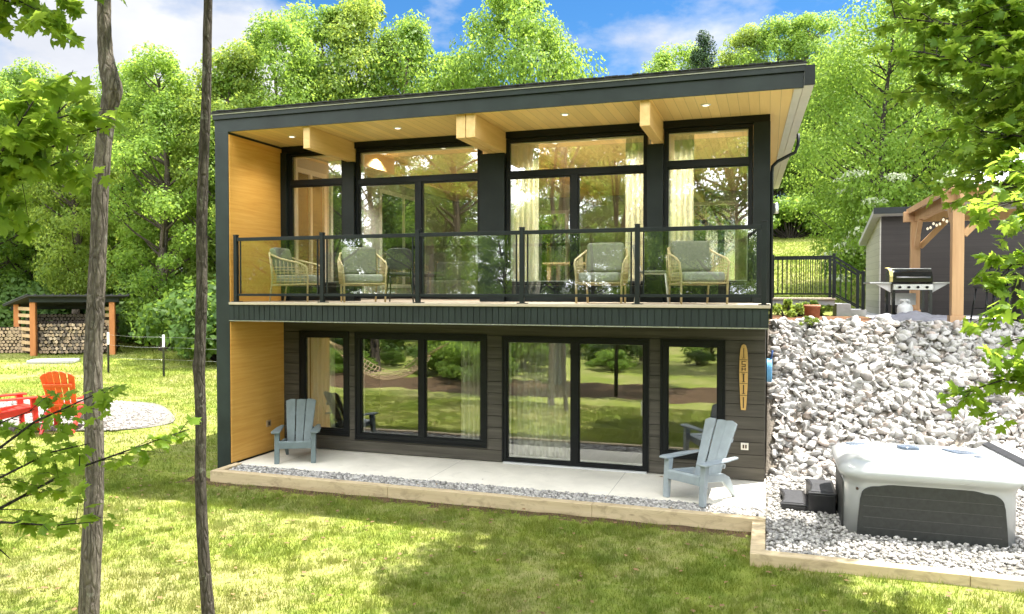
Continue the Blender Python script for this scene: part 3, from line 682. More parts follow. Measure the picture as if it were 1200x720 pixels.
# ------------------------------------------------------------------ patio, edging, gravel
c = MB(); c.box(-8.40, 0.02, 0.05, 1.74, -0.28, 0.0); tag(c.build('patio', M['concrete'], bevel=0.01), kind='structure')
t_ = empty('timber_edging', (-4.2, -0.5, -0.15)); tag(t_, 'long pale timber edging along the front of the concrete patio', 'edging')
def tim(x0, x1, y0, y1, z0, z1, root):
    c = MB(); l = root.location; c.box(x0-l.x, x1-l.x, y0-l.y, y1-l.y, z0-l.z, z1-l.z); return c.build('beam', M['timber'], root, bevel=0.008)
tim(-8.40, -5.25, -0.58, -0.44, -0.22, 0.02, t_); tim(-5.245, -2.2, -0.582, -0.44, -0.22, 0.018, t_); tim(-2.195, 0.02, -0.58, -0.44, -0.22, 0.02, t_); tim(-8.40, -8.27, -0.435, 0.045, -0.2, 0.018, t_)
t2 = empty('timber_edging', (1.2, -1.8, -0.15)); tag(t2, 'L shaped timber edging around the gravel bed in front of the hot tub', 'edging')
tim(-0.14, 2.0, -1.86, -1.70, -0.25, 0.0, t2); tim(2.005, 5.6, -1.862, -1.702, -0.25, -0.003, t2); tim(-0.14, 0.02, -1.695, -0.60, -0.25, -0.005, t2)
c = MB(); c.box(0.025, 7.5, -1.69, 2.25, -0.3, -0.075); tag(c.build('gravel_bed', M['dust']), kind='structure')
c = MB(); c.box(-8.265, 0.015, -0.438, 0.046, -0.3, -0.035); tag(c.build('gravel_strip', M['dust']), kind='structure')

def rock_proto(seed, sub=2, planes=12, lo=0.55, hi=0.9):
    r = np.random.default_rng(seed); bm = bmesh.new(); bmesh.ops.create_icosphere(bm, subdivisions=sub, radius=1.0)
    V = np.array([v.co[:] for v in bm.verts]); Fc = np.array([[v.index for v in f.verts] for f in bm.faces]); bm.free()
    N = r.normal(size=(planes, 3)); N /= np.linalg.norm(N, axis=1)[:, None]
    for nrm in N:
        d = r.uniform(lo, hi); k = V@nrm; V = V - np.outer(np.clip(k-d, 0, None), nrm)
    V += r.normal(0, 0.012, V.shape); return V, Fc
def rand_rot(n, r):
    q = r.normal(size=(n, 4)); q /= np.linalg.norm(q, axis=1)[:, None]; w, x, y, z = q.T
    return np.stack([np.stack([1-2*(y*y+z*z), 2*(x*y-z*w), 2*(x*z+y*w)], -1), np.stack([2*(x*y+z*w), 1-2*(x*x+z*z), 2*(y*z-x*w)], -1), np.stack([2*(x*z-y*w), 2*(y*z+x*w), 1-2*(x*x+y*y)], -1)], 1)
def scatter(name, P, size, protos, mat, r, flat=0.75):
    Vs, Fs, T = [], [], []; base = 0; n = len(P); kind = r.integers(0, len(protos), n)
    for k, (V, Fc) in enumerate(protos):
        sel = np.where(kind == k)[0]
        if not len(sel): continue
        sc = size[sel][:, None]*r.uniform(0.7, 1.25, (len(sel), 3)); Rm = rand_rot(len(sel), r)
        W = np.einsum('nij,nvj->nvi', Rm, V[None]*sc[:, None, :]); W[..., 2] *= flat; W += P[sel][:, None, :]
        Vs.append(W.reshape(-1, 3)); Fs.append((Fc[None] + (np.arange(len(sel))*len(V))[:, None, None] + base).reshape(-1, 3)); base += len(sel)*len(V)
        T.append(np.repeat(r.random(len(sel)), len(V)))
    return link(name, np_mesh(name, np.concatenate(Vs), np.concatenate(Fs), mat, attrs={'tint': np.concatenate(T)}))
r = np.random.default_rng(11); peb = [rock_proto(100+i, 1, 7, 0.6, 0.95) for i in range(6)]
n = 15000; P = np.stack([r.uniform(0.03, 5.2, n), r.uniform(-1.69, 2.3, n), r.uniform(-0.085, -0.045, n)], -1)
tag(scatter('gravel', P, r.uniform(0.014, 0.038, n), peb, M['pebble'], r), kind='stuff')
n = 6500; P = np.stack([r.uniform(-8.26, 0.01, n), r.uniform(-0.43, 0.04, n), r.uniform(-0.035, -0.005, n)], -1)
tag(scatter('gravel', P, r.uniform(0.014, 0.034, n), peb, M['pebble'], r), kind='stuff')
# riprap slope: the stones that show largest one by one, the small ones as one mass
rp = [rock_proto(200+i, 2, 8, 0.22, 0.60) for i in range(9)]
rme = []
for i, (V, Fc) in enumerate(rp):
    rme.append(np_mesh('riprap_rock', V*np.array([1.0, 0.85, 0.7]), Fc, M['rock'], attrs={'tint': np.full(len(V), 0.11*i)}))
def slope_pts(n, r):
    x = r.uniform(0.08, 6.2, n); s = r.uniform(-0.10, 1.06, n); y = 2.2 + 2.5*s; z = H(x, y)
    return np.stack([x, y, z], -1)
cand = slope_pts(2500, r); taken = []; sizes = []
for p in cand:
    s_ = float(r.choice([0.12, 0.145, 0.175, 0.22], p=[.4, .33, .2, .07]))
    if p[0] - s_ < 0.06 or (abs(p[0]-3.25) < 0.25 and p[1] > 4.7): continue
    if all(((p[0]-q[0])**2 + (p[1]-q[1])**2 + (p[2]-q[2])**2) > (0.62*(s_+t2s))**2 for q, t2s in zip(taken, sizes)):
        taken.append(p); sizes.append(s_)
    if len(taken) >= 300: break
for i, (p, s_) in enumerate(zip(taken, sizes)):
    o = link('riprap_rock', rme[i % len(rme)])
    o.location = (p[0], p[1], p[2]+s_*0.35); o.scale = (s_*r.uniform(.9, 1.3), s_*r.uniform(.8, 1.2), s_*r.uniform(.8, 1.2))
    o.rotation_euler = tuple(r.uniform(-0.9, 0.9, 2)) + (r.uniform(0, 6.28),)
    tag(o, 'pale angular boulder lying on the stone bank between house and pergola', 'rock', 'boulders of the stone bank')
P = slope_pts(7500, r); P[:, 2] += r.uniform(-0.02, 0.07, len(P)); P = P[P[:, 0] > 0.13]
tag(scatter('riprap', P, 0.045+0.11*r.random(len(P))**1.8, rp, M['rock'], r, 0.8), kind='stuff')

# terrace
def sheet(name, poly, mat, dz, r_=0.4):
    """flat-lying sheet following the ground a little above it"""
    xs = [p[0] for p in poly]; ys = [p[1] for p in poly]
    bm = bmesh.new(); bm.faces.new([bm.verts.new((x, y, 0)) for x, y in poly])
    bmesh.ops.triangulate(bm, faces=bm.faces)
    for _ in range(4): bmesh.ops.subdivide_edges(bm, edges=bm.edges[:], cuts=1, use_grid_fill=True)
    for v in bm.verts: v.co.z = Hf(v.co.x, v.co.y)+dz
    me = bpy.data.meshes.new(name); bm.to_mesh(me); bm.free(); me.materials.append(mat); return link(name, me)
tag(sheet('terrace', [(2.25, 5.0), (12, 5.0), (12, 15.5), (2.25, 15.5)], M['paving'], 0.02), kind='structure')
tag(sheet('mulch_bed', [(0.06, 4.9), (2.2, 4.9), (2.2, 9.6), (0.06, 9.6)], M['mulch'], 0.016), kind='structure')

# ------------------------------------------------------------------ chairs on the patio and by the fire pit
def adirondack(name, mat, slats=3, top='flat', backmat=None):
    root = empty(name); bm_ = backmat or mat
    for sx in (-1, 1):
        c = MB(); c.prism([(-0.43, 0), (-0.365, 0), (-0.335, 0.30), (-0.30, 0.545), (-0.40, 0.545), (-0.415, 0.30)], sx*0.270, sx*0.355, axis='x'); c.build('leg', mat, root, bevel=0.010)
        c = MB(); c.prism([(0.36, 0), (0.42, 0), (0.24, 0.30), (0.12, 0.36), (-0.32, 0.40), (-0.32, 0.30), (0.10, 0.25)], sx*0.225, sx*0.275, axis='x'); c.build('leg', mat, root, bevel=0.008)
        a = MB(); pts = [(sx*0.255, -0.46), (sx*0.395, -0.46), (sx*0.42, -0.36), (sx*0.40, 0.02), (sx*0.355, 0.33), (sx*0.29, 0.33), (sx*0.275, 0.0)]
        a.prism(pts, 0.548, 0.578, axis='z'); a.build('armrest', mat, root, bevel=0.010)
    c = MB()
    for i in range(5):
        y = -0.37+i*0.105; z = 0.385-i*0.028; c.cbox((0, y, z), (0.56 if i == 0 else 0.44, 0.097, 0.025), (R(-15), 0, 0))
    c.box(-0.282, 0.282, -0.425, -0.398, 0.27, 0.392); c.build('seat', mat, root, bevel=0.008)
    b = MB(); th = R(24); Mx = Matrix.Translation((0, 0.09, 0.25)) @ Euler((-th, 0, 0)).to_matrix().to_4x4()
    L = 0.86; wb, wt_ = 0.42, 0.56
    for i in range(slats):
        u0, u1 = i/slats, (i+1)/slats; g = 0.006
        q = []
        def hgt(u): return L if top == 'flat' else L*(0.86+0.14*math.sin(math.pi*u))
        x = lambda u, w: (u-0.5)*w
        poly = [(x(u0, wb)+g, 0), (x(u1, wb)-g, 0), (x(u1, wt_)-g, hgt(u1)-(0.03 if top == 'flat' and i == slats-1 else 0)), (x((u0+u1)/2, wt_), hgt((u0+u1)/2)+0.008), (x(u0, wt_)+g, hgt(u0)-(0.03 if top == 'flat' and i == 0 else 0))]
        cv = 0.05*(abs((u0+u1)/2-0.5)*2)**2
        b.prism(poly, -cv-0.012, -cv+0.014, Mx, 'y')
    b.cbox(Mx @ Vector((0, 0.03, 0.22)), (0.44, 0.03, 0.06), (-th, 0, 0)); b.cbox(Mx @ Vector((0, 0.03, 0.6)), (0.46, 0.03, 0.06), (-th, 0, 0))
    b.build('backrest', bm_, root, bevel=0.008)
    return root
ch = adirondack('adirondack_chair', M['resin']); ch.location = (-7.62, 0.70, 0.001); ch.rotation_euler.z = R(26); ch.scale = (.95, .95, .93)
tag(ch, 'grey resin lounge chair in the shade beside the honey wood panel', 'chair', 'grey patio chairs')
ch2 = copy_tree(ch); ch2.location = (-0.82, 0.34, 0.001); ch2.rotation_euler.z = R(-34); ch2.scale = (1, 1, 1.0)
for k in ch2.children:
    k.data = k.data.copy(); k.data.materials.clear(); k.data.materials.append(M['resin_sunlit'])  # same resin made paler: sunlight put into its colour
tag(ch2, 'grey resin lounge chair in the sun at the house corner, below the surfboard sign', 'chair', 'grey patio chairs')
# fire pit
gp = [(-14.3+2.6*math.cos(a)*(1+0.06*math.sin(3*a)), 1.7+1.9*math.sin(a)*(1+0.08*math.cos(5*a))) for a in np.linspace(0, 2*math.pi, 40, endpoint=False)]
tag(sheet('fire_pit_gravel', gp, M['dust'], 0.025), kind='structure')
n = 5200; th_ = r.uniform(0, 6.283, n); rr_ = np.sqrt(r.random(n)); xx = -14.3+2.5*rr_*np.cos(th_); yy = 1.7+1.8*rr_*np.sin(th_)
tag(scatter('gravel', np.stack([xx, yy, H(xx, yy)+0.03], -1), r.uniform(0.02, 0.045, n), peb, M['pebble2'], r), kind='stuff')
def put(o, px, Z, rz):
    g = ground_at(px, Z); o.location = (g.x, g.y, g.z+0.03); o.rotation_euler.z = rz
rc = adirondack('adirondack_chair', M['red'], 5, 'round', M['orange']); put(rc, 76, 14.6, R(207)); rc.scale = (1.08, 1.08, 1.12)
tag(rc, 'red wooden lounge chair with orange rounded back, in full view by the fire pit', 'chair', 'red fire pit chairs')
rc2 = copy_tree(rc); put(rc2, 2, 14.2, R(160)); tag(rc2, 'red wooden lounge chair cut by the left edge of the photo, behind maple leaves', 'chair', 'red fire pit chairs')
c = MB(); c.smooth = True; c.lathe([(0.17, 0), (0.18, 0.05), (0.165, 0.2), (0.17, 0.40), (0.16, 0.42)], (0, 0, 0), 18); c.mi = 1; c.lathe([(0.155, 0.4205), (0.15, 0.425)], (0, 0, 0), 18)
st = c.build('log_stump', [M['birch'], M['logend']]); put(st, 97, 15.6, 0); tag(st, 'short upright log stump beside the red chair at the fire pit', 'stump')

# ------------------------------------------------------------------ balcony furniture
def rattan_chair():
    root = empty('rattan_armchair')
    c = MB()
    for sx in (-1, 1):
        c.tube([(sx*0.33, -0.33, 0), (sx*0.335, -0.34, 0.40), (sx*0.36, -0.33, 0.585), (sx*0.37, -0.22, 0.645), (sx*0.36, 0.12, 0.72), (sx*0.31, 0.33, 0.80)], 0.016, 8)
        c.tube([(sx*0.29, 0.36, 0), (sx*0.30, 0.30, 0.40), (sx*0.31, 0.35, 0.82)], 0.016, 8)
        c.tube([(sx*0.335, -0.33, 0.30), (sx*0.30, 0.31, 0.28)], 0.013, 8)
    c.tube([(-0.33, -0.335, 0.30), (0.33, -0.335, 0.30)], 0.014, 8); c.tube([(-0.30, 0.31, 0.28), (0.30, 0.31, 0.28)], 0.014, 8); c.tube([(-0.31, 0.35, 0.82), (0, 0.39, 0.86), (0.31, 0.35, 0.82)], 0.016, 8)
    c.build('frame', M['rattan'], root)
    c = MB()
    for sx in (-1, 1):
        for i in range(9):
            y = -0.28+i*0.07; c.tube([(sx*0.335, y, 0.30), (sx*0.362, y, 0.62+max(0, y+0.22)*0.2)], 0.0055, 5)
        for k in range(6):
            z = 0.34+k*0.048; c.tube([(sx*0.338, -0.32, z), (sx*0.35, 0.0, z), (sx*0.315, 0.33, z)], 0.0055, 5)
    for i in range(9):
        x = -0.26+i*0.065; c.tube([(x, 0.315, 0.29), (x, 0.375, 0.83)], 0.0055, 5)
    c.build('weave', M['rattan'], root)
    c = MB(); c.box(-0.305, 0.305, -0.35, 0.25, 0.315, 0.455); c.build('seat', M['seat_c'], root, bevel=0.045, seg=4)
    c = MB(); Mx = Matrix.Translation((0, 0.20, 0.46)) @ Euler((R(-14), 0, 0)).to_matrix().to_4x4(); c.box(-0.285, 0.285, -0.075, 0.075, 0, 0.47, Mx); c.build('backrest', M['cushion'], root, bevel=0.05, seg=4)
    return root
r1 = rattan_chair()
spec = [(706, 0.72, R(2), 'rattan armchair facing straight out, alone behind the fourth glass panel of the balcony'),
        (816, 0.70, R(24), 'rattan armchair turned aside behind the last glass panel by the house corner'),
        (424, 0.72, R(38), 'rattan armchair with an upright grey cushion behind the second glass panel from the wood wall'),
        (348, 0.75, R(100), 'rattan armchair turned sideways next to the honey wood wall on the balcony')]
for i, (px, y, rz, lab) in enumerate(spec):
    o = r1 if i == 0 else copy_tree(r1)
    d = at(px, 340, 1)-Vector(CAM); p = Vector(CAM)+d*((y-CAM[1])/d.y); o.location = (p.x, y, ZF+0.001); o.rotation_euler.z = rz
    tag(o, lab, 'armchair', 'rattan armchairs on the balcony')
def bistro(name, mat, fr, lab, px, y, rz):
    root = empty(name); c = MB()
    for sx in (-1, 1):
        c.tube([(sx*0.22, -0.24, 0), (sx*0.19, -0.19, 0.44)], 0.012, 8); c.tube([(sx*0.23, 0.26, 0), (sx*0.18, 0.19, 0.45), (sx*0.17, 0.24, 0.70)], 0.012, 8)
    c.tube([(-0.19, -0.19, 0.44), (0.19, -0.19, 0.44), (0.18, 0.19, 0.45), (-0.18, 0.19, 0.45), (-0.19, -0.19, 0.44)], 0.011, 8); c.build('frame', fr, root)
    c = MB(); c.box(-0.215, 0.215, -0.215, 0.20, 0.452, 0.49); c.build('seat', mat, root, bevel=0.015)
    c = MB(); Mx = Matrix.Translation((0, 0.225, 0.53)) @ Euler((R(-10), 0, 0)).to_matrix().to_4x4()
    pl = [(0.21*math.copysign(abs(math.cos(a))**0.5, math.cos(a)), 0.18+0.18*math.copysign(abs(math.sin(a))**0.5, math.sin(a))) for a in np.linspace(0, 2*math.pi, 28, endpoint=False)]
    c.prism(pl, -0.02, 0.015, Mx, 'y'); c.build('backrest', mat, root, bevel=0.01)
    d = at(px, 340, 1)-Vector(CAM); p = Vector(CAM)+d*((y-CAM[1])/d.y); root.location = (p.x, y, ZF+0.001); root.rotation_euler.z = rz; tag(root, lab, 'chair'); return root
bistro('side_chair', M['dkmesh'], M['enamel'], 'dark brown dining chair with splayed legs behind the balcony glass near the sliding door', 470, 1.0, R(200))
bistro('side_chair', M['cushion'], M['ivory'], 'small chair with rounded grey back and pale legs, left of the corner armchair', 765, 1.05, R(95))
# inside upstairs: dining table and sofa, dimly seen
tb = empty('dining_table', (-3.3, 4.6, ZF)); c = MB(); c.box(-0.95, 0.95, -0.45, 0.45, 0.71, 0.75); c.build('tabletop', M['slat'], tb, bevel=0.01)
for sx in (-1, 1):
    for sy in (-1, 1):
        c = MB(); c.box(sx*0.84-0.035, sx*0.84+0.035, sy*0.36-0.035, sy*0.36+0.035, 0, 0.708); c.build('leg', M['slat'], tb)
tag(tb, 'wooden dining table dimly seen through the wide upstairs window', 'table')
sf = empty('sofa', (-6.3, 5.6, ZF)); c = MB(); c.box(-1, 1, -0.42, 0.42, 0.1, 0.42); c.build('seat', M['fabric_dk'], sf, bevel=0.04); c = MB(); c.box(-1, 1, 0.2, 0.45, 0.425, 0.85); c.build('backrest', M['fabric_dk'], sf, bevel=0.05)
for sx in (-1, 1):
    c = MB(); c.box(sx*1.1-0.095, sx*1.1+0.095, -0.42, 0.45, 0.05, 0.62); c.build('armrest', M['fabric_dk'], sf, bevel=0.04)
tag(sf, 'dark sofa dimly seen behind the upstairs sliding door', 'sofa')

# surfboard sign and hose
sg = empty('surfboard_sign', (-0.312, 1.488, 1.08)); tag(sg, 'tall narrow wooden surfboard plaque with burnt dark marks on the grey cladding', 'sign')
pl = [(-0.035, 0), (0.035, 0), (0.045, 0.1), (0.06, 0.4), (0.064, 0.6), (0.060, 0.8), (0.05, 0.92), (0.03, 0.985), (0, 1.0), (-0.03, 0.985), (-0.05, 0.92), (-0.060, 0.8), (-0.064, 0.6), (-0.06, 0.4), (-0.045, 0.1)]
c = MB(); c.prism(pl, -0.022, 0.0, axis='y'); c.build('board', M['ply'], sg, bevel=0.004)
c = MB(); yk = (-0.026, -0.0225)
for z in (0.225, 0.405, 0.575, 0.765): c.box(-0.058, 0.058, *yk, z-0.004, z+0.004)
for z0, z1, w in ((0.03, 0.20, 0.016), (0.245, 0.385, 0.018), (0.425, 0.555, 0.020), (0.785, 0.94, 0.010)): c.box(-w/2, w/2, *yk, z0, z1)
for z0, z1, x0, x1 in ((0.735, 0.745, -0.03, 0.03), (0.70, 0.734, -0.03, -0.018), (0.69, 0.699, -0.03, 0.03), (0.668, 0.689, 0.018, 0.03), (0.657, 0.667, -0.03, 0.03), (0.600, 0.645, -0.03, -0.016), (0.600, 0.645, 0.016, 0.03), (0.618, 0.628, -0.015, 0.015)): c.box(x0, x1, *yk, z0, z1)
for z in (0.785, 0.425, 0.245, 0.545): c.box(-0.022, -0.0105, *yk, z, z+0.010); c.box(0.0105, 0.022, *yk, z, z+0.010)
c.build('lettering', M['ink'], sg)
hs = empty('garden_hose', (0.0, 1.75, 1.5)); tag(hs, 'light blue coiled hose with navy handle hanging at the house corner above the rocks', 'hose')
c = MB()
for k in range(4):
    c.tube([(0.03+0.018*k, 0.1+0.15*math.cos(a), 0.16+0.17*math.sin(a)) for a in np.linspace(0, 2*math.pi, 24)], 0.014, 8)
c.build('coil', M['blue'], hs); c = MB(); c.tube([(0.06, 0.1, 0.30), (0.09, 0.08, 0.36), (0.10, 0.08, 0.47)], 0.016, 8); c.build('handle', M['navy'], hs)

# ------------------------------------------------------------------ hot tub, steps, cover
HT = Vector((1.87, 0.19, -0.10)); tub = empty('hot_tub', HT); tag(tub, 'white acrylic hot tub with dark arched skirt panel on the gravel bed', 'hot tub')
def rrect(hx, hy, rad, z, n=9, bow=0.0):
    out = []
    for cx, cy_, a0 in ((hx-rad, hy-rad, 0), (-hx+rad, hy-rad, 90), (-hx+rad, -hy+rad, 180), (hx-rad, -hy+rad, 270)):
        for i in range(n):
            a = R(a0+90*i/(n-1)); out.append(Vector((cx+rad*math.cos(a), cy_+rad*math.sin(a), z)))
    return out
hx, hy = 0.93, 0.77
c = MB(); prof = [(0.0, 0.0), (0.0, 0.60), (-0.006, 0.66), (-0.022, 0.70), (-0.05, 0.73), (-0.068, 0.77), (-0.066, 0.81), (-0.04, 0.85), (0.01, 0.885), (0.08, 0.91), (0.17, 0.922), (0.30, 0.918), (0.45, 0.91), (0.60, 0.912)]
c.loft([rrect(hx-i, hy-i, max(0.06, 0.27-0.40*max(0, i)), z, 11) for i, z in prof]); c.build('shell', M['acrylic'], tub)
poly = [(-0.80, 0.02), (-0.785, 0.25), (-0.765, 0.48)]
for k in range(8): a = R(180-80*k/7); poly.append((-0.60+0.155*math.cos(a), 0.52+0.125*math.sin(a)))
for k in range(13): u = -0.56+1.12*k/12; poly.append((u, 0.648+0.075*(1-(u/0.56)**2)))
for k in range(8): a = R(80-80*k/7); poly.append((0.60+0.155*math.cos(a), 0.52+0.125*math.sin(a)))
poly += [(0.765, 0.48), (0.785, 0.25), (0.80, 0.02)]
c = MB(); c.prism(poly, -hy-0.012, -hy+0.06, axis='y'); pn = c.build('skirt_panel', M['tubpanel'], tub, bevel=0.006)
c = MB()
for z in (0.14, 0.27, 0.40, 0.53): c.box(-0.73, 0.73, -hy-0.0150, -hy-0.0125, z, z+0.003)
c.build('panel_line', simple('panel_groove', (0.085, 0.085, 0.082), 0.5), pn)
c = MB(); c.box(-hx-0.012, -hx+0.05, -0.52, 0.54, 0.02, 0.62); c.build('skirt_panel', M['tubpanel'], tub, bevel=0.01)
c = MB(); c.tube([(-0.80, -hy-0.010, 0.60), (-0.80, -hy+0.02, 0.60)], 0.016, 12); c.build('drain_cap', M['ink'], tub)
def blob(px_, py_, pts, z=0.918, h=0.010):
    c = MB(); c.prism([(px_+x, py_+y) for x, y in pts], z-0.03, z+h, axis='z'); return c
blob(-0.70, 0.42, [(-.13, .06), (-.05, .10), (.10, .08), (.13, .05), (.03, -.03), (-.02, -.10), (-.07, -.09), (-.11, -.01)]).build('insert', M['blueins'], tub, bevel=0.008)
blob(-0.08, 0.36, [(-.13, .04), (-.06, .10), (.04, .11), (.12, .06), (.14, -.02), (.12, -.10), (.03, -.08), (-.02, -.12), (-.08, -.10), (-.12, -.03)], h=0.03).build('diverter', M['blueins'], tub, bevel=0.015)
blob(0.52, 0.30, [(-.20, .12), (-.05, .10), (.12, .04), (.20, -.05), (.10, -.11), (.0, -.13), (-.09, -.07), (-.15, .03)]).build('insert', M['blueins'], tub, bevel=0.008)
blob(0.66, 0.02, [(.045*math.cos(a), .05*math.sin(a)) for a in np.linspace(0, 6.283, 14, endpoint=False)]).build('air_valve', M['blueins'], tub, bevel=0.004)
cv = empty('tub_cover', (3.05, 0.45, 0.45)); tag(cv, 'pale folded hot tub cover with dark stripe leaning behind the right end of the tub', 'cover')
c = MB(); Mx = Euler((0, R(-28), R(6))).to_matrix().to_4x4(); c.box(-0.20, 0.20, -0.95, 0.85, 0.22, 0.36, Mx); c.build('panel', M['gutter'], cv, bevel=0.03, seg=3)
c = MB(); c.box(0.03, 0.12, -0.94, 0.84, 0.361, 0.380, Mx); c.build('stripe', M['plastic2'], cv, bevel=0.008)
c = MB(); c.box(-0.26, -0.19, 0.45, 0.95, -0.5, 0.34, Mx); c.build('bracket', M['plastic'], cv, bevel=0.01)
stp = empty('tub_steps', (0.56, 0.65, -0.1)); tag(stp, 'two tier black plastic steps beside the hot tub', 'steps')
def tread(x0, x1, y0, y1, z):
    return [(x0-0.02, y0), (x1, y0), (x1, y1), (x0-0.02, y1), (x0+0.015, y1-0.18), (x0+0.03, (y0+y1)/2), (x0+0.015, y0+0.18)]
for x0, x1, z in ((-0.33, -0.03, 0.135), (0.02, 0.34, 0.31)):
    c = MB(); c.prism(tread(x0, x1, -0.40, 0.38, z), 0, z-0.032, axis='z'); c.build('riser', M['plastic'], stp, bevel=0.01)
    c = MB(); c.prism([(a*1.0+math.copysign(0.012, a-(x0+x1)/2), b*1.03) for a, b in tread(x0, x1, -0.40, 0.38, z)], z-0.03, z, axis='z'); c.build('tread', M['plastic'], stp, bevel=0.012)
    c = MB(); c.prism([((x0+x1)/2+(a-(x0+x1)/2)*0.84, b*0.90) for a, b in tread(x0, x1, -0.40, 0.38, z)], z+0.0005, z+0.005, axis='z'); c.build('grip', M['plastic2'], stp)
c = MB(); c.box(-0.04, 0.03, -0.37, 0.34, 0.0, 0.10); c.build('base', M['plastic'], stp)

# ------------------------------------------------------------------ landing, stair, shed, pergola, grill
TZ = Hf(3.5, 6)+0.02
ld_ = empty('landing', (0.8, 9.8, TZ)); tag(ld_, 'small side landing with black picket railing and steps down to the terrace', 'landing')
LO = ld_.location
class LB(MB):
    def build(s, name, mats, parent=None, **k):
        s.v = [(p[0]-LO.x, p[1]-LO.y, p[2]-LO.z) for p in s.v]; return MB.build(s, name, mats, parent or ld_, **k)
c = LB(); c.box(0.06, 1.62, 9.72, 11.1, 2.655, 2.70); c.build('deck', M['deck'], bevel=0.006)
c = LB(); c.box(0.06, 1.58, 9.76, 9.80, 2.52, 2.653); c.build('joist', M['paving']); c = LB(); c.box(0.06, 1.58, 11.0, 11.05, 2.52, 2.653); c.build('joist', M['paving'])
c = LB(); c.box(1.15, 1.24, 9.82, 9.91, TZ-0.1, 2.65); c.build('support', M['timber'])
c = LB(); c.box(1.63, 1.95, 9.75, 11.05, TZ-0.05, 2.56); c.build('step', M['paving']); c = LB(); c.box(1.955, 2.30, 9.75, 11.05, TZ-0.05, 2.42); c.build('step', M['paving'])
for (px_, py_, z0, z1) in ((0.14, 9.78, 2.70, 3.78), (1.56, 9.78, 2.70, 3.80), (1.56, 11.0, 2.70, 3.80), (2.22, 9.78, 2.42, 3.36), (2.22, 11.0, 2.42, 3.36)):
    c = LB(); c.box(px_-0.035, px_+0.035, py_-0.035, py_+0.035, z0, z1); c.build('post', M['black'], bevel=0.004)
for y in (9.78, 11.0):
    c = LB()
    c.bar((0.18, y, 3.72), (1.52, y, 3.72), 0.045, 0.05); c.bar((0.18, y, 2.80), (1.52, y, 2.80), 0.03, 0.035)
    c.bar((1.60, y, 3.70), (2.19, y, 3.30), 0.045, 0.05); c.bar((1.60, y, 2.80), (2.19, y, 2.47), 0.03, 0.035)
    c.build('rail', M['black'])
    c = LB()
    for i in range(12): x = 0.27+i*0.108; c.box(x-0.009, x+0.009, y-0.009, y+0.009, 2.815, 3.697)
    for i in range(4):
        x = 1.70+i*0.125; k = (x-1.6)/0.59; c.box(x-0.009, x+0.009, y-0.009, y+0.009, 2.81-0.33*k, 3.68-0.40*k)
    c.build('baluster', M['black'])
# planting under the landing
pot = MB(); pot.lathe([(0.13, 0), (0.16, 0.02), (0.17, 0.24), (0.185, 0.245), (0.18, 0.30), (0.15, 0.28)], (0, 0, 0), 18); o = pot.build('clay_pot', M['terra']); o.location = (0.98, 8.0, Hf(0.98, 8)+0.015); tag(o, 'brown clay pot standing on the mulch under the landing', 'pot')

sh = empty('garden_shed', (2.73, 11.0, TZ)); tag(sh, 'dark board garden shed with sloping roof and sunlit pale side wall behind the grill', 'shed')
c = MB(); c.box(0.03, 4.6, 0.0, 0.08, 0, 2.50); c.build('front_wall', M['shed'], sh)
c = MB(); c.prism([(0.0, 0), (2.9, 0), (2.9, 1.95), (0.0, 2.50)], 0, 0.028, axis='x'); c.build('side_wall', M['shed_sunlit'], sh)  # sunlight on this side is put into the paler board colour
c = MB(); c.box(0.03, 4.6, 2.82, 2.9, 0, 1.93); c.box(4.52, 4.6, 0.09, 2.8, 0, 1.95); c.build('back_wall', M['shed'], sh)
c = MB(); c.prism([(-0.28, 2.555), (3.05, 1.925), (3.05, 2.05), (-0.28, 2.70)], -0.18, 4.8, axis='x'); c.build('roof', M['paving'], sh, bevel=0.01)
c = MB(); c.box(-0.19, 4.81, -0.31, -0.285, 2.545, 2.705); c.build('fascia', M['black'], sh)

pg = empty('pergola', (3.25, 5.0, TZ)); tag(pg, 'cedar pergola with pale metal roof and thick posts at the head of the stone bank', 'pergola')
PW, PD = 4.2, 4.2
for x, y in ((0, 0), (0.0, PD), (PW, 0), (PW, PD)):
    p = MB(); p.box(x-0.095, x+0.095, y-0.095, y+0.095, 0.17, 2.20); q = p.build('post', M['cedar'], pg, bevel=0.008)
    p = MB(); p.box(x-0.125, x+0.125, y-0.125, y+0.125, -0.08, 0.17); p.build('plinth', M['cedar'], q, bevel=0.008)
for a, b in (((-0.25, 0, 2.32), (PW+0.3, 0, 2.32)), ((-0.25, PD, 2.32), (PW+0.3, PD, 2.32)), ((0.04, -0.3, 2.325), (0.04, PD+0.3, 2.325)), ((PW, -0.3, 2.325), (PW, PD+0.3, 2.325))):
    p = MB(); p.bar(a, b, 0.14 if a[1] == b[1] else 0.135, 0.235); p.build('beam', M['cedar'], pg, bevel=0.006)
for (x, y, dx, dy) in ((0, 0, 1, 0), (0, 0, 0, 1), (0.0, PD, 0, -1), (0.0, PD, 1, 0), (PW, 0, -1, 0)):
    p = MB(); p.bar((x+dx*0.10, y+dy*0.10, 1.62), (x+dx*0.62, y+dy*0.62, 2.20), 0.09, 0.12, (0, 0, 1)); p.build('brace', M['cedar'], pg, bevel=0.006)
ov = 0.14
p = MB(); x0, x1, y0, y1, ze = -ov, PW+ov, -ov, PD+ov, 2.445
A = [Vector((x0, y0, ze)), Vector((x1, y0, ze)), Vector((x1, y1, ze)), Vector((x0, y1, ze))]; rg = [Vector((PW*0.42, PD*0.5, 3.55)), Vector((PW*0.58, PD*0.5, 3.55))]
B = [a+Vector((0, 0, 0.05)) for a in A]; rb = [a+Vector((0, 0, 0.05)) for a in rg]
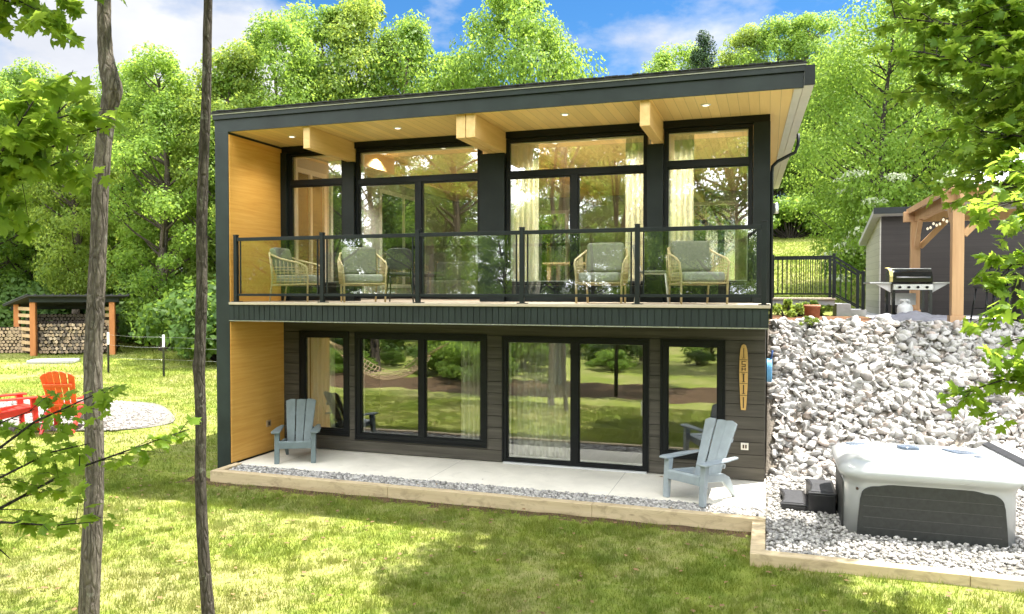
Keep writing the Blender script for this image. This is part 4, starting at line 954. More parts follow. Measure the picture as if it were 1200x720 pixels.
p.add(A+rg+B+rb, [(0, 1, 5, 4), (1, 2, 5), (2, 3, 4, 5), (3, 0, 4), (6, 7, 11, 10), (7, 8, 11), (8, 9, 10, 11), (9, 6, 10), (0, 1, 7, 6), (1, 2, 8, 7), (2, 3, 9, 8), (3, 0, 6, 9)]); p.build('roof', M['gutter'], pg)
p = MB(); p.box(x0, x1, y0-0.03, y0-0.002, ze-0.06, ze+0.06); p.box(x0-0.03, x0-0.002, y0, y1, ze-0.06, ze+0.06); p.build('fascia', M['cedar'], pg)
p = MB()
for i in range(7): p.tube([(0.5+i*0.55, -0.075, 2.33), (0.5+i*0.55, -0.085, 2.33)], 0.022, 8)
p.build('bolt', M['black'], pg)
sl = empty('string_lights', (3.27, 5.1, TZ)); tag(sl, 'string of small lit bulbs sagging along the inside of the pergola beam', 'lights')
c = MB(); pts = [(0.16, 0.05+i*0.33, 2.12-0.08*math.sin(i*math.pi/3)**2) for i in range(12)]; c.tube(pts, 0.008, 6); wr = c.build('wire', M['black'], sl)
for q in pts[1:]:
    c = MB(); c.lathe([(0.010, -0.02), (0.022, -0.04), (0.026, -0.055), (0.018, -0.075), (0.006, -0.082)], q, 10); c.build('bulb', M['bulb'], sl)

gr = empty('gas_grill', (2.93, 8.0, TZ)); tag(gr, 'black gas grill with steel side shelves and closed lid on the terrace', 'grill'); gr.rotation_euler.z = R(8)
for sx in (-1, 1):
    for y in (-0.24, 0.24):
        c = MB(); c.box(sx*0.37-0.03, sx*0.37+0.03, y-0.03, y+0.03, 0.0, 0.62); c.build('leg', M['enamel'], gr)
c = MB(); c.box(-0.40, 0.40, -0.28, 0.28, 0.625, 0.78); c.build('firebox', M['enamel'], gr, bevel=0.02)
c = MB(); c.box(-0.40, 0.40, -0.335, -0.285, 0.63, 0.755); cp = c.build('control_panel', M['steel'], gr, bevel=0.008)
for i in range(4):
    c = MB(); c.tube([(-0.27+i*0.18, -0.337, 0.69), (-0.27+i*0.18, -0.37, 0.69)], 0.028, 12); c.build('knob', M['enamel'], cp)
c = MB(); lp = [(-0.29, 0.785), (-0.30, 0.92), (-0.25, 1.02), (-0.14, 1.075), (0.10, 1.075), (0.24, 1.0), (0.28, 0.785)]; c.prism(lp, -0.40, 0.40, axis='x'); lid = c.build('lid', M['enamel'], gr, bevel=0.015)
c = MB(); c.box(-0.41, 0.41, -0.16, 0.12, 1.078, 1.10); c.build('lid_cap', M['tank'], lid, bevel=0.008)
c = MB(); c.tube([(-0.33, -0.315, 0.90), (-0.33, -0.36, 0.90), (0.33, -0.36, 0.90), (0.33, -0.315, 0.90)], 0.014, 8); c.build('handle', M['steel'], lid)
for sx in (-1, 1):
    c = MB(); a, b = sorted((sx*0.41, sx*0.86)); c.box(a, b, -0.26, 0.24, 0.765, 0.80); f = c.build('side_shelf', M['steel'], gr, bevel=0.008)
    c = MB(); c.prism([(sx*0.42, 0.58), (sx*0.42, 0.76), (sx*0.72, 0.76)], -0.22, -0.19, axis='y'); c.build('bracket', M['white'], f)
c = MB(); c.box(-0.36, 0.36, -0.25, 0.25, 0.11, 0.14); c.build('base_shelf', M['enamel'], gr); c = MB(); c.box(-0.30, 0.22, 0.20, 0.22, 0.30, 0.56); c.build('back_panel', M['tank'], gr)
c = MB(); c.prism([(-0.305, 0.80), (-0.312, 0.92), (-0.26, 1.03), (-0.15, 1.09), (0.05, 1.105), (0.05, 1.12), (-0.16, 1.105), (-0.28, 1.045), (-0.335, 0.92), (-0.325, 0.80)], -0.47, -0.403, axis='x')
o = c.build('towel', M['towel'], None, bevel=0.008); o.location = gr.location; o.rotation_euler.z = R(8); tag(o, 'yellow towel draped over the left edge of the grill lid', 'towel')
c = MB(); c.lathe([(0.14, 0), (0.15, 0.02), (0.155, 0.05), (0.155, 0.24), (0.13, 0.30), (0.07, 0.335), (0.03, 0.34), (0.025, 0.38)], (0, 0, 0), 20); tk = c.build('propane_tank', M['tank']); tk.location = (2.78, 7.4, TZ+0.01)
c = MB(); c.tube([(0.085*math.cos(a), 0.085*math.sin(a), 0.40) for a in np.linspace(0.5, 5.8, 16)], 0.02, 8); c.tube([(0.08, 0.0, 0.31), (0.085, 0, 0.40)], 0.014, 6); c.tube([(-0.08, 0.03, 0.31), (-0.082, 0.03, 0.40)], 0.014, 6); c.build('collar', M['tank'], tk)
tag(tk, 'white propane tank standing under the grill', 'gas tank')
# crumpled cover heap in front of the grill
def heap():
    r_ = np.random.default_rng(5); bm = bmesh.new(); bmesh.ops.create_grid(bm, x_segments=44, y_segments=24, size=0.5)
    for v in bm.verts:
        x, y = v.co.x*2, v.co.y*2; e = max(0, 1-(abs(x)**2.4+abs(y)**2.4))
        n_ = 0.5*math.sin(7*x+3*y*y+1)+0.35*math.sin(11*y-5*x)+0.25*math.sin(17*x+9*y)
        v.co = Vector((x*0.72+0.05*math.sin(6*y), y*0.34, e**0.5*(0.15+0.065*n_)))
    me = bpy.data.meshes.new('grill_cover'); bm.to_mesh(me); bm.free(); me.materials.append(M['tarp'])
    for p_ in me.polygons: p_.use_smooth = True
    o = link('grill_cover', me); s_ = o.modifiers.new('thick', 'SOLIDIFY'); s_.thickness = 0.012
    s2 = o.modifiers.new('sub', 'SUBSURF'); s2.levels = 1; s2.render_levels = 1; return o
hp = heap(); hp.location = (2.72, 6.1, TZ+0.02); tag(hp, 'crumpled grey grill cover lying on the terrace in front of the propane tank', 'cover')
# bar chairs under the pergola
def barchair():
    root = empty('bar_chair')
    for sx in (-1, 1):
        for y0, y1 in ((-0.24, -0.17), (0.25, 0.17)):
            c = MB(); c.tube([(sx*0.24, y0, 0), (sx*0.18, y1, 0.66)], 0.017, 8); c.build('leg', M['enamel'], root)
    c = MB(); c.tube([(-0.215, -0.21, 0.25), (0.215, -0.21, 0.25)], 0.012, 8); c.tube([(-0.215, 0.225, 0.25), (0.215, 0.225, 0.25)], 0.012, 8); c.build('stretcher', M['enamel'], root)
    c = MB(); c.box(-0.22, 0.22, -0.21, 0.21, 0.662, 0.71); c.build('seat', M['dkmesh'], root, bevel=0.015)
    c = MB()
    for sx in (-1, 1): c.tube([(sx*0.19, 0.19, 0.70), (sx*0.20, 0.28, 1.08)], 0.014, 8)
    c.tube([(-0.20, 0.28, 1.08), (0, 0.30, 1.09), (0.20, 0.28, 1.08)], 0.014, 8); c.build('back_frame', M['enamel'], root)
    c = MB(); c.prism([(-0.185, 0.76), (0.185, 0.76), (0.192, 1.07), (-0.192, 1.07)], 0.225, 0.24, axis='y'); c.build('backrest', M['dkmesh'], root)
    return root
bc = barchair(); labs = ['black bar chair nearest the cedar post under the pergola', 'second black bar chair from the cedar post, between two others', 'third black bar chair from the cedar post, half behind the maple leaves']
for i in range(3):
    o = bc if i == 0 else copy_tree(bc); o.location = (4.3+0.47*i, 7.2+0.45*i, TZ+0.001); o.rotation_euler.z = R(200); tag(o, labs[i], 'chair', 'bar chairs under the pergola')
tb = empty('bar_table', (5.5, 6.6, TZ)); c = MB(); c.box(-1.0, 0.9, -0.4, 0.4, 0.90, 0.95); c.build('tabletop', M['shed'], tb, bevel=0.01)
for sx in (-0.85, 0.75):
    c = MB(); c.box(sx-0.05, sx+0.05, -0.3, 0.3, 0, 0.898); c.build('leg', M['shed'], tb)
tag(tb, 'dark bar table under the pergola behind the maple leaves', 'table')

# ------------------------------------------------------------------ wood shed, logs, wire fence
N0 = ground_at(36, 27.0); e1 = (ground_at(134, 27.6)-N0); e1.z = 0; WL = e1.length; wang = math.atan2(e1.y, e1.x)
ws = empty('wood_shed', N0, wang); tag(ws, 'open wood shed with rust brown posts and black sheet roof, full of split firewood', 'wood shed')
# local: x along the front, y to the back; sheared depth so the left side shows
DX, DY = -0.95, 1.25
def WQ(x, y, z): return Vector((x+DX*y/DY, y, z))
for x, y, h_ in ((0.07, 0, 2.02), (WL-0.07, 0, 2.02), (0.07, DY, 1.78), (WL-0.07, DY, 1.78)):
    c = MB(); p = WQ(x, y, 0); c.box(p.x-0.09, p.x+0.09, p.y-0.09, p.y+0.09, -0.2, h_); c.build('post', M['redwood'], ws, bevel=0.008)
for side in (0.07, WL-0.07):
    c = MB()
    for k in range(7): c.bar(WQ(side, 0.1, 0.2+k*0.24), WQ(side, DY-0.1, 0.2+k*0.24), 0.03, 0.12)
    c.build('slat', M['slat'], ws)
c = MB(); a0, a1, b1, b0 = WQ(-0.25, -0.35, 2.14), WQ(WL+0.3, -0.35, 2.14), WQ(WL+0.3, DY+0.35, 1.76), WQ(-0.25, DY+0.35, 1.76); dn = Vector((0, 0, -0.05))
c.add([a0, a1, b1, b0, a0+dn, a1+dn, b1+dn, b0+dn], [(0, 1, 2, 3), (7, 6, 5, 4), (0, 4, 5, 1), (1, 5, 6, 2), (2, 6, 7, 3), (3, 7, 4, 0)])
for k in range(13):
    q0 = a0.lerp(a1, k/12); q1 = b0.lerp(b1, k/12); c.tube([q0+Vector((0, 0, 0.01)), q1+Vector((0, 0, 0.01))], 0.028, 6)
c.build('roof', M['roof'], ws)
c = MB(); c.bar(WQ(-0.1, -0.1, 1.98), WQ(WL+0.1, -0.1, 1.98), 0.06, 0.2); c.bar(WQ(-0.1, DY+0.1, 1.66), WQ(WL+0.1, DY+0.1, 1.66), 0.06, 0.12); c.build('beam', M['black'], ws)
lm = []
for k in range(12):
    c = MB(); rr2 = np.random.default_rng(40+k); n_ = (9, 4, 4, 5)[k % 4]
    ring = [(0.062*(1+rr2.uniform(-.3, .25))*math.cos(a), 0.062*(1+rr2.uniform(-.3, .25))*math.sin(a)) for a in np.linspace(0, 6.283, n_, endpoint=False)]
    c.prism(ring, 0.0, 0.42, axis='y'); me = c.mesh('firewood_log', [M['bark2'], M[('logend', 'logend2', 'logend3', 'logend')[k % 4 if k < 8 else 1]]])
    for p_ in me.polygons:
        if abs(p_.normal.y) > 0.9: p_.material_index = 1
    lm.append(me)
rr3 = random.Random(3); nl = 0
wm = ws.matrix_basis if False else Matrix.Translation(N0) @ Matrix.Rotation(wang, 4, 'Z')
for row in range(9):
    for k in range(25):
        x = 0.22+k*0.118+(0.06 if row % 2 else 0)
        if x > WL-0.15: continue
        o = link('firewood_log', lm[rr3.randrange(12)]); p = wm @ Vector((x-DX*0, 0.18+rr3.uniform(-.07, .07), 0.12+row*0.118)); o.location = p
        o.rotation_euler = (0, rr3.uniform(0, 6.28), wang+rr3.uniform(-.08, .08)); nl += 1
        tag(o, 'split log end in the stacked firewood inside the wood shed', 'log', 'firewood in the shed')
# darker rear row as one mass
c = MB()
for row in range(12):
    for k in range(24):
        x, z = 0.1+k*0.122+(0.06 if row % 2 else 0), 0.12+row*0.115; rad = 0.06*rr3.uniform(.8, 1.15); a0_ = rr3.random()
        c.prism([(x-0.45+rad*math.cos(a+a0_), z+rad*math.sin(a+a0_)) for a in np.linspace(0, 6.283, 7, endpoint=False)], 0.66+rr3.uniform(-.03, .03), 1.05, axis='y')
o = c.build('firewood', M['bark2']); o.location = N0; o.rotation_euler.z = wang; tag(o, 'dark rear row of stacked firewood against the back of the wood shed', 'firewood', kind='stuff')
c = MB()
for row in range(8):
    for k in range(20):
        x, z = k*0.13+(0.06 if row % 2 else 0), 0.08+row*0.115; rad = 0.062*rr3.uniform(.8, 1.15); a0_ = rr3.random(); c.mi = 0
        c.prism([(x+rad*math.cos(a+a0_), z+rad*math.sin(a+a0_)) for a in np.linspace(0, 6.283, 7, endpoint=False)], rr3.uniform(-.03, .03), 0.42, axis='y')
me = c.mesh('firewood', [M['bark2'], M['logend']])
for p_ in me.polygons:
    if abs(p_.normal.y) > 0.9: p_.material_index = 1
o = link('firewood', me); g = ground_at(-62, 27.2); o.location = g; o.rotation_euler.z = wang; tag(o, 'open firewood stack left of the wood shed', 'firewood', kind='stuff')
c = MB(); c.cbox((0, 0, 0.05), (1.4, 0.7, 0.12)); o = c.build('stone_slab', M['paving'], bevel=0.03); g = ground_at(62, 25.3); o.location = g; o.rotation_euler.z = wang; tag(o, 'flat grey stone slab in the grass before the wood shed', 'slab')
fn = empty('wire_fence', ground_at(126, 24)); tag(fn, 'thin wire fence on dark stakes with white tops at the lawn edge', 'fence')
fp = [ground_at(px, Z)-fn.location for px, Z in ((126, 23.0), (191, 22.4), (330, 22))]
for q in fp[:2]:
    c = MB(); c.box(q.x-0.022, q.x+0.022, q.y-0.022, q.y+0.022, q.z-0.1, q.z+0.86); st_ = c.build('stake', M['enamel'], fn); c = MB(); c.box(q.x-0.024, q.x+0.024, q.y-0.024, q.y+0.024, q.z+0.862, q.z+1.22); c.build('stake_top', M['white'], st_)
c = MB()
for hh in (0.5, 0.85, 1.15):
    for a, b in zip(fp[:-1], fp[1:]): c.tube([a+Vector((0, 0, hh)), (a+b)/2+Vector((0, 0, hh-0.03)), b+Vector((0, 0, hh))], 0.0025, 5)
c.build('wire', M['steel'], fn)

# ------------------------------------------------------------------ grass
def blades(name, x0, x1, y0, y1, n, h0, h1, w, seed, keep):
    r_ = np.random.default_rng(seed); x = r_.uniform(x0, x1, n); y = r_.uniform(y0, y1, n); k = keep(x, y); x, y = x[k], y[k]; n = len(x)
    z = H(x, y); a = r_.uniform(0, 6.283, n); h = r_.uniform(h0, h1, n); lean = r_.uniform(0.1, 0.9, n)*h; b = r_.uniform(0, 6.283, n); ww = w*r_.uniform(.6, 1.3, n)
    p0 = np.stack([x-np.cos(a)*ww/2, y-np.sin(a)*ww/2, z-0.01], -1); p1 = np.stack([x+np.cos(a)*ww/2, y+np.sin(a)*ww/2, z-0.01], -1); p2 = np.stack([x+np.cos(b)*lean, y+np.sin(b)*lean, z+h], -1)
    V = np.stack([p0, p1, p2], 1).reshape(-1, 3); F_ = np.arange(n*3).reshape(-1, 3)
    return tag(link(name, np_mesh(name, V, F_, M['blade'])), kind='stuff')
def keepn(x, y):
    inpad = (x > -0.16) & (y > -1.88) & (x < 7); inpat = (x > -8.75) & (x < 0.03) & (y > -0.60); pit = ((x+14.3)/2.6)**2+((y-1.7)/1.9)**2 < 1
    dirt = (y > -0.78+0.10*np.sin(3.1*x)+0.08*np.sin(9*x+1)) & (x > -8.9) & (y < 0) & (np.sin(37*x+y*91) < 0.75)
    return ~inpad & ~inpat & ~pit & ~dirt
blades('grass', -11.5, 5.5, -6.2, -0.55, 190000, 0.018, 0.05, 0.010, 21, keepn)
def tufts(seed, n, per):
    r_ = np.random.default_rng(seed); cx = np.repeat(r_.uniform(-11, 4.5, n), per); cy_ = np.repeat(r_.uniform(-6, -0.9, n), per); return cx+r_.normal(0, 0.045, n*per), cy_+r_.normal(0, 0.045, n*per)
_tx, _ty = tufts(71, 2600, 26)
def blades_at(name, x, y, h0, h1, w, seed):
    r_ = np.random.default_rng(seed); k = keepn(x, y); x, y = x[k], y[k]; n = len(x)
    z = H(x, y); a = r_.uniform(0, 6.283, n); h = r_.uniform(h0, h1, n); b = r_.uniform(0, 6.283, n); lean = r_.uniform(0.1, 0.8, n)*h
    p0 = np.stack([x-np.cos(a)*w/2, y-np.sin(a)*w/2, z-0.01], -1); p1 = np.stack([x+np.cos(a)*w/2, y+np.sin(a)*w/2, z-0.01], -1); p2 = np.stack([x+np.cos(b)*lean, y+np.sin(b)*lean, z+h], -1)
    return tag(link(name, np_mesh(name, np.stack([p0, p1, p2], 1).reshape(-1, 3), np.arange(n*3).reshape(-1, 3), M['blade'])), kind='stuff')
blades_at('grass', _tx, _ty, 0.04, 0.095, 0.010, 72)
blades('grass', -20, -8.7, -4, 9, 110000, 0.025, 0.06, 0.018, 22, keepn)
blades('grass', -36, -8.7, 6, 24, 70000, 0.03, 0.08, 0.035, 23, keepn)
blades('grass', -0.5, 16, 14, 46, 60000, 0.05, 0.12, 0.05, 24, lambda x, y: (y > 15.5) | (x < 2.0) & (y > 11.5))

rL = np.random.default_rng(44); n = 900; xx = rL.uniform(-11, 4, n); yy = rL.uniform(-6, 1.4, n); k = (rL.random(n) < np.where((yy > -0.55) & (xx < 0) & (xx > -8.3), 0.10, 1.0)) & ~((xx < -8.2) & (xx > -8.9) & (yy > -0.6)) & ~((xx > -0.2) & (yy > -1.9)); xx, yy = xx[k], yy[k]; n = len(xx)
on = (xx > -8.3) & (xx < 0) & (yy > -0.44); zz = np.where(on, 0.006, H(xx, yy)+0.04)
a = rL.uniform(0, 6.283, n); s_ = rL.uniform(0.02, 0.045, n); ca, sa = np.cos(a)*s_, np.sin(a)*s_; hh = rL.uniform(0, 0.012, n)
V = np.stack([np.stack([xx-ca, yy-sa, zz], -1), np.stack([xx+sa*.6, yy-ca*.6, zz+hh], -1), np.stack([xx+ca, yy+sa, zz+hh*.5], -1), np.stack([xx-sa*.6, yy+ca*.6, zz+.004], -1)], 1).reshape(-1, 3)
tag(link('fallen_leaves', np_mesh('fallen_leaves', V, np.arange(n*4).reshape(-1, 4), simple('dry_leaf', (0.20, 0.12, 0.05), 0.8, 0.5, 3, coord='Generated'))), kind='stuff')

# ------------------------------------------------------------------ trees
def leaf_quads(C, nrm, size, r_, asp=0.62):
    n = len(C); t = r_.normal(size=(n, 3)); nrm = nrm/np.linalg.norm(nrm, axis=1)[:, None]
    u = np.cross(nrm, t); u /= np.linalg.norm(u, axis=1)[:, None]; v = np.cross(nrm, u); s_ = size[:, None]
    bend = nrm*s_*0.18
    return np.stack([C-u*s_*0.5, C+v*s_*0.5*asp-bend, C+u*s_*0.5, C-v*s_*0.5*asp-bend], 1)
def crown_mesh(name, centers, rad, per, leaf, seed, mat, flat=0.7):
    r_ = np.random.default_rng(seed); Q, T = [], []
    cen = centers.mean(0)
    for i, (c_, rr_) in enumerate(zip(centers, rad)):
        n = int(per*r_.uniform(.7, 1.3)); d = r_.normal(size=(n, 3)); d /= np.linalg.norm(d, axis=1)[:, None]; d *= (r_.random(n)**0.45)[:, None]
        p = c_+d*rr_*np.array([1, 1, flat]); out = d+0.35*(c_-cen)/max(1e-3, np.linalg.norm(c_-cen))+np.array([0, 0, 0.55])+r_.normal(0, 0.55, (n, 3))
        Q.append(leaf_quads(p, out, leaf*r_.uniform(.6, 1.35, n), r_)); T.append(np.repeat(np.clip(r_.normal(0.48, 0.30)+r_.normal(0, 0.18, n), 0, 1), 4))
    Q = np.concatenate(Q); V = Q.reshape(-1, 3); return np_mesh(name, V, np.arange(len(V)).reshape(-1, 4), mat, attrs={'tint': np.concatenate(T)})
def tree_proto(seed, h, rad, base, ncl, per, leaf, mat, barkm, shape=0, lean=0.0):
    r_ = np.random.default_rng(seed); rd = random.Random(seed)
    pts = [Vector((0.03*h*math.sin(seed+k*1.3)*(k/6)+lean*(k/6)**2, 0.03*h*math.cos(seed*2+k)*(k/6), h*0.92*k/6)) for k in range(7)]
    def tp(z):
        k = min(5.999, max(0, z/(h*0.92)*6)); i = int(k); return pts[i].lerp(pts[i+1], k-i)
    cs, rs = [], []; mb = MB(); mb.tube([pts[0]-Vector((0, 0, .3))]+pts, [0.022*h*1.25]+[0.020*h*(1-0.13*k) for k in range(7)], 9)
    for i in range(ncl):
        t = (i+0.5)/ncl; t = min(1, max(0, t+r_.normal(0, 0.03))); z = base+(h-base)*t
        prof = (math.sin(math.pi*(0.14+0.80*t))**0.75) if shape == 0 else (1.05-t)**0.8
        a = i*2.39996+r_.normal(0, 0.5); q = prof*rad*(0.35+0.65*math.sqrt(r_.random()))*r_.uniform(.8, 1.15)
        c0 = tp(min(z, h*0.92)); p = c0+Vector((math.cos(a)*q, math.sin(a)*q, 0)); p.z = z+r_.normal(0, 0.02*h)
        cs.append(p[:]); rs.append(rad*r_.uniform(0.20, 0.38)*(0.75+0.4*prof))
        if i % 2 == 0 or q > 0.7*rad:
            s0 = tp(max(0.25*base, p.z-0.55*q-0.3)); mid = s0.lerp(p, 0.55)+Vector((0, 0, -0.06*q)); w0 = 0.006*h*(1.1-0.6*t); mb.tube([s0, mid, p], [w0, w0*0.6, w0*0.2], 6, False)
    return mb.mesh('trunk', barkm), crown_mesh('crown', np.array(cs), np.array(rs), per, leaf, seed, mat)
PROTO = {
 'a': tree_proto(1, 12, 3.2, 3.0, 83, 373, 0.156, M['leaf'], M['bark2']),
 'b': tree_proto(2, 12, 2.7, 2.4, 83, 373, 0.148, M['leaf2'], M['bark2']),
 'c': tree_proto(3, 12, 3.6, 4.2, 75, 406, 0.164, M['leaf'], M['barkdk']),
 'd': tree_proto(4, 12, 2.4, 1.6, 91, 341, 0.140, M['leaf'], M['bark2']),
 'e': tree_proto(5, 12, 4.6, 1.2, 109, 423, 0.148, M['leaf'], M['barkdk']),
 's': tree_proto(6, 12, 2.3, 0.8, 90, 263, 0.125, M['needle'], M['barkdk'], 1),
 'k': tree_proto(8, 12, 2.6, 3.6, 52, 325, 0.148, M['leafdk'], M['bark2']),
 't': tree_proto(9, 14, 2.6, 7.0, 40, 294, 0.156, M['leaf'], M['bark2']),
 'w': tree_proto(10, 14, 2.4, 6.4, 36, 294, 0.156, M['leaf2'], M['birch']),
}
def bush_proto(seed, rad, h, ncl, per, leaf, mat):
    r_ = np.random.default_rng(seed); cs = []; rs = []; mb = MB()
    for i in range(ncl):
        a = i*2.4; q = rad*math.sqrt(r_.random()); p = Vector((q*math.cos(a), q*math.sin(a), h*r_.uniform(.25, .9)*(1-0.4*(q/rad)**2))); cs.append(p[:]); rs.append(rad*r_.uniform(.28, .45))
        mb.tube([(0.1*math.cos(a), 0.1*math.sin(a), -0.1), p*0.6, p], [0.03, 0.02, 0.008], 5, False)
    return mb.mesh('stem', M['barkdk']), crown_mesh('foliage', np.array(cs), np.array(rs), per, leaf, seed, mat)
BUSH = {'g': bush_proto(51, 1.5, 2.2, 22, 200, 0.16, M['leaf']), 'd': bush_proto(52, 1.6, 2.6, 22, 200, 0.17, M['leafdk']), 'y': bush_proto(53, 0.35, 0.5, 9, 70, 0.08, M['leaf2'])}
def place(protos, kind, pos, h, base_h, name, label, cat, group=None, rz=0, wid=1.0, pn=('trunk', 'crown')):
    root = empty(name, pos, rz); s_ = h/base_h; root.scale = (s_*wid, s_*wid, s_)
    tr, cr = protos[kind]; link(pn[0], tr, root); link(pn[1], cr, root); tag(root, label, cat, group); return root
def tree_px(kind, px, top, Z, label, group=None, wid=1.0, name='broadleaf_tree'):
    g = ground_at(px, Z); h = at(px, top, Z).z-g.z; bh = 14 if kind in 'tw' else 12
    return place(PROTO, kind, g, h, bh, name, label, 'tree', group, (px*1.7) % 6.28, wid*12/ (h if h > 1 else 1) * (h/12)**0.8 if False else wid)
G1 = 'trees of the forest edge behind the house'
front = [
 ('d', -25, 95, 31, 'leafy tree at the far left edge behind the open firewood stack', 1.0), ('a', 38, 88, 33, 'leafy tree rising straight behind the wood shed roof', 0.8),
 ('b', 88, 105, 30, 'pale green tree behind the right half of the wood shed', 0.8), ('c', 150, 95, 33, 'tree between the two foreground trunks, right of the shed', 0.75),
 ('d', 192, 66, 29, 'tall bushy tree just left of the thin foreground trunk', 0.95), ('b', 268, 62, 30, 'light green tree whose top shows over the left roof corner', 0.85),
 ('a', 318, 36, 31, 'leafy tree over the roof above the first beam', 0.8), ('d', 372, 12, 33, 'tall tree over the roof left of the highest pair', 0.8),
 ('b', 428, -4, 34, 'tallest yellow green tree above the middle of the left roof half', 0.8), ('a', 482, 36, 33, 'rounded tree over the roof above the second beam', 0.75),
 ('d', 536, 66, 35, 'lower tree filling the dip between the tall group and the lone tree', 0.8), ('c', 614, -2, 33, 'lone loose crowned tree against the white cloud above the roof', 0.68),
 ('k', 668, 72, 36, 'small dark tree at the right foot of the lone loose crowned tree', 0.7),
 ('a', 800, 66, 62, 'distant tree left of the dark spruce on the hill', 0.9), ('s', 826, 50, 58, 'dark pointed spruce on the hill above the roof', 0.8),
 ('b', 866, 42, 60, 'distant round tree right of the spruce on the hill', 0.9), ('a', 905, 34, 58, 'distant tree above the right end of the roof fascia', 0.9),
 ('d', 950, 22, 56, 'distant tall tree above the roof gutter corner', 0.9),
 ('e', 1035, 14, 26.5, 'large full crowned tree behind the garden shed', 0.85), ('e', 1125, -30, 29, 'very large tree behind the pergola roof', 0.9), ('d', 950, 175, 60, 'smaller tree at the edge of the hill lawn beside the house wall', 1.1),
 ('a', 1215, -10, 31, 'big tree behind the pergola at the right edge', 0.9), ('b', 985, 95, 64, 'pale tree above the hill lawn left of the large crown', 1.0)]
for k, px, top, Z, lab, wd in front: tree_px(k, px, top, Z, lab, G1, wd, 'spruce_tree' if k == 's' else 'broadleaf_tree')
rt = random.Random(12)
for i in range(44):
    px = -60+i*19+rt.uniform(-8, 8)
    if px > 700: break
    Z = rt.uniform(36, 48); tree_px(rt.choice('abcdk'), px, rt.uniform(95, 150), Z, 'leafy tree deep in the forest behind the front row, left of the hill', 'trees deep in the forest', 0.85)
for i in range(16):
    px = 905+i*22; Z = rt.uniform(56, 72); tree_px(rt.choice('abed'), px, rt.uniform(50, 110), Z, 'leafy tree on the wooded hill behind the hill lawn', 'trees of the wooded hill', 0.95)
for i in range(30):
    px = -40+i*14+rt.uniform(-6, 6); Z = rt.uniform(30, 35) if px < 250 else rt.uniform(26, 30)
    if 5 < px < 150 and Z < 31.5: Z = rt.uniform(31.5, 35)
    g = ground_at(px, Z); place(BUSH, 'd', g, rt.uniform(2.0, 4.2), 2.6, 'understory_bush', 'green bush in the shade at the foot of the forest edge', 'bush', 'bushes along the forest edge', rt.uniform(0, 6), 1.0, ('stem', 'foliage'))  # dark leaf colour stands in for the shade under the trees
for i in range(12):
    px = 915+i*11; g = ground_at(px, 53+rt.uniform(-1.5, 3)); place(BUSH, 'g' if i % 2 else 'd', g, rt.uniform(2.5, 4.2), 2.6, 'understory_bush', 'green bush along the top of the hill lawn', 'bush', 'bushes above the hill lawn', rt.uniform(0, 6), 1.2, ('stem', 'foliage'))
for (px, Z, h_, lab) in ((926, 18.2, 0.5, 'small yellow green plant under the landing, close to the house wall'), (940, 18.6, 0.42, 'small yellow green plant under the middle of the landing'), (957, 19.0, 0.45, 'yellow green plant behind the clay pot under the landing')):
    g = ground_at(px, Z); place(BUSH, 'y', g, h_, 0.5, 'garden_plant', lab, 'plant', 'small plants under the landing', px, 1.0, ('stem', 'foliage'))
g = Vector((0.75, 4.55, Hf(0.75, 4.55)+0.12)); place(BUSH, 'y', g, 0.22, 0.5, 'garden_plant', 'tiny yellow green weed growing between the boulders at the top of the bank', 'plant', None, 1.0, 1.0, ('stem', 'foliage'))
# white flowering shrub behind the shed
r_ = np.random.default_rng(77); cs = np.stack([r_.uniform(-2.6, 2.6, 40), r_.uniform(-1.2, 1.2, 40), 2.6+r_.uniform(-1.6, 1.6, 40)], -1); cs[:, 2] -= 0.25*np.abs(cs[:, 0])
fs = empty('flowering_shrub', ground_at(1066, 24.3)); fs.scale = (0.85, 0.6, 1.06); mb = MB()
for q in cs[::3]: mb.tube([(0, 0, -0.1), Vector(q)*0.5+Vector((0, 0, .3)), q], [0.06, 0.04, 0.01], 6, False)
link('stem', mb.mesh('stem', M['barkdk']), fs); link('foliage', crown_mesh('foliage', cs, np.full(40, 0.62), 150, 0.17, 78, M['leaf']), fs)
cs2 = cs+np.array([0, -0.2, 0.32]); link('blossom', crown_mesh('blossom', cs2, np.full(40, 0.52), 60, 0.13, 79, M['bloom'], 0.25), fs)
tag(fs, 'wide shrub covered in flat white blossom behind the shed roof', 'shrub')

# wood behind the camera (seen in the windows)
rt = random.Random(5); n_b = 0; spots = []
while n_b < 30:
    x = rt.uniform(-30, 16); y = rt.uniform(-36, -7.5)
    dx, dy = x-CAM[0], y-CAM[1]
    if math.hypot(dx, dy) < 2.2: continue
    Zc = -math.sin(YAW)*dx+math.cos(YAW)*dy; Xc = math.cos(YAW)*dx+math.sin(YAW)*dy
    if Zc > -0.5 and abs(Xc) < Zc*0.72+3.0: continue
    if any(math.hypot(x-a, y-b) < 3.2 for a, b in spots): continue
    spots.append((x, y)); n_b += 1
    place(PROTO, rt.choice('ttwcak'), (x, y, Hf(x, y)), rt.uniform(9, 14), 13, 'broadleaf_tree', 'forest tree behind the photographer, seen only as a reflection in the windows', 'tree', 'trees reflected in the windows', rt.uniform(0, 6), 0.95)
for i in range(60):
    x = rt.uniform(-30, 14); y = rt.uniform(-26, -9.5)
    if math.hypot(x-CAM[0], y-CAM[1]) < 4: continue
    place(BUSH, rt.choice('gd'), (x, y, Hf(x, y)), rt.uniform(0.7, 2.2), 2.6, 'understory_bush', 'low bush of the wood reflected in the windows', 'bush', 'bushes reflected in the windows', rt.uniform(0, 6), 1.2, ('stem', 'foliage'))
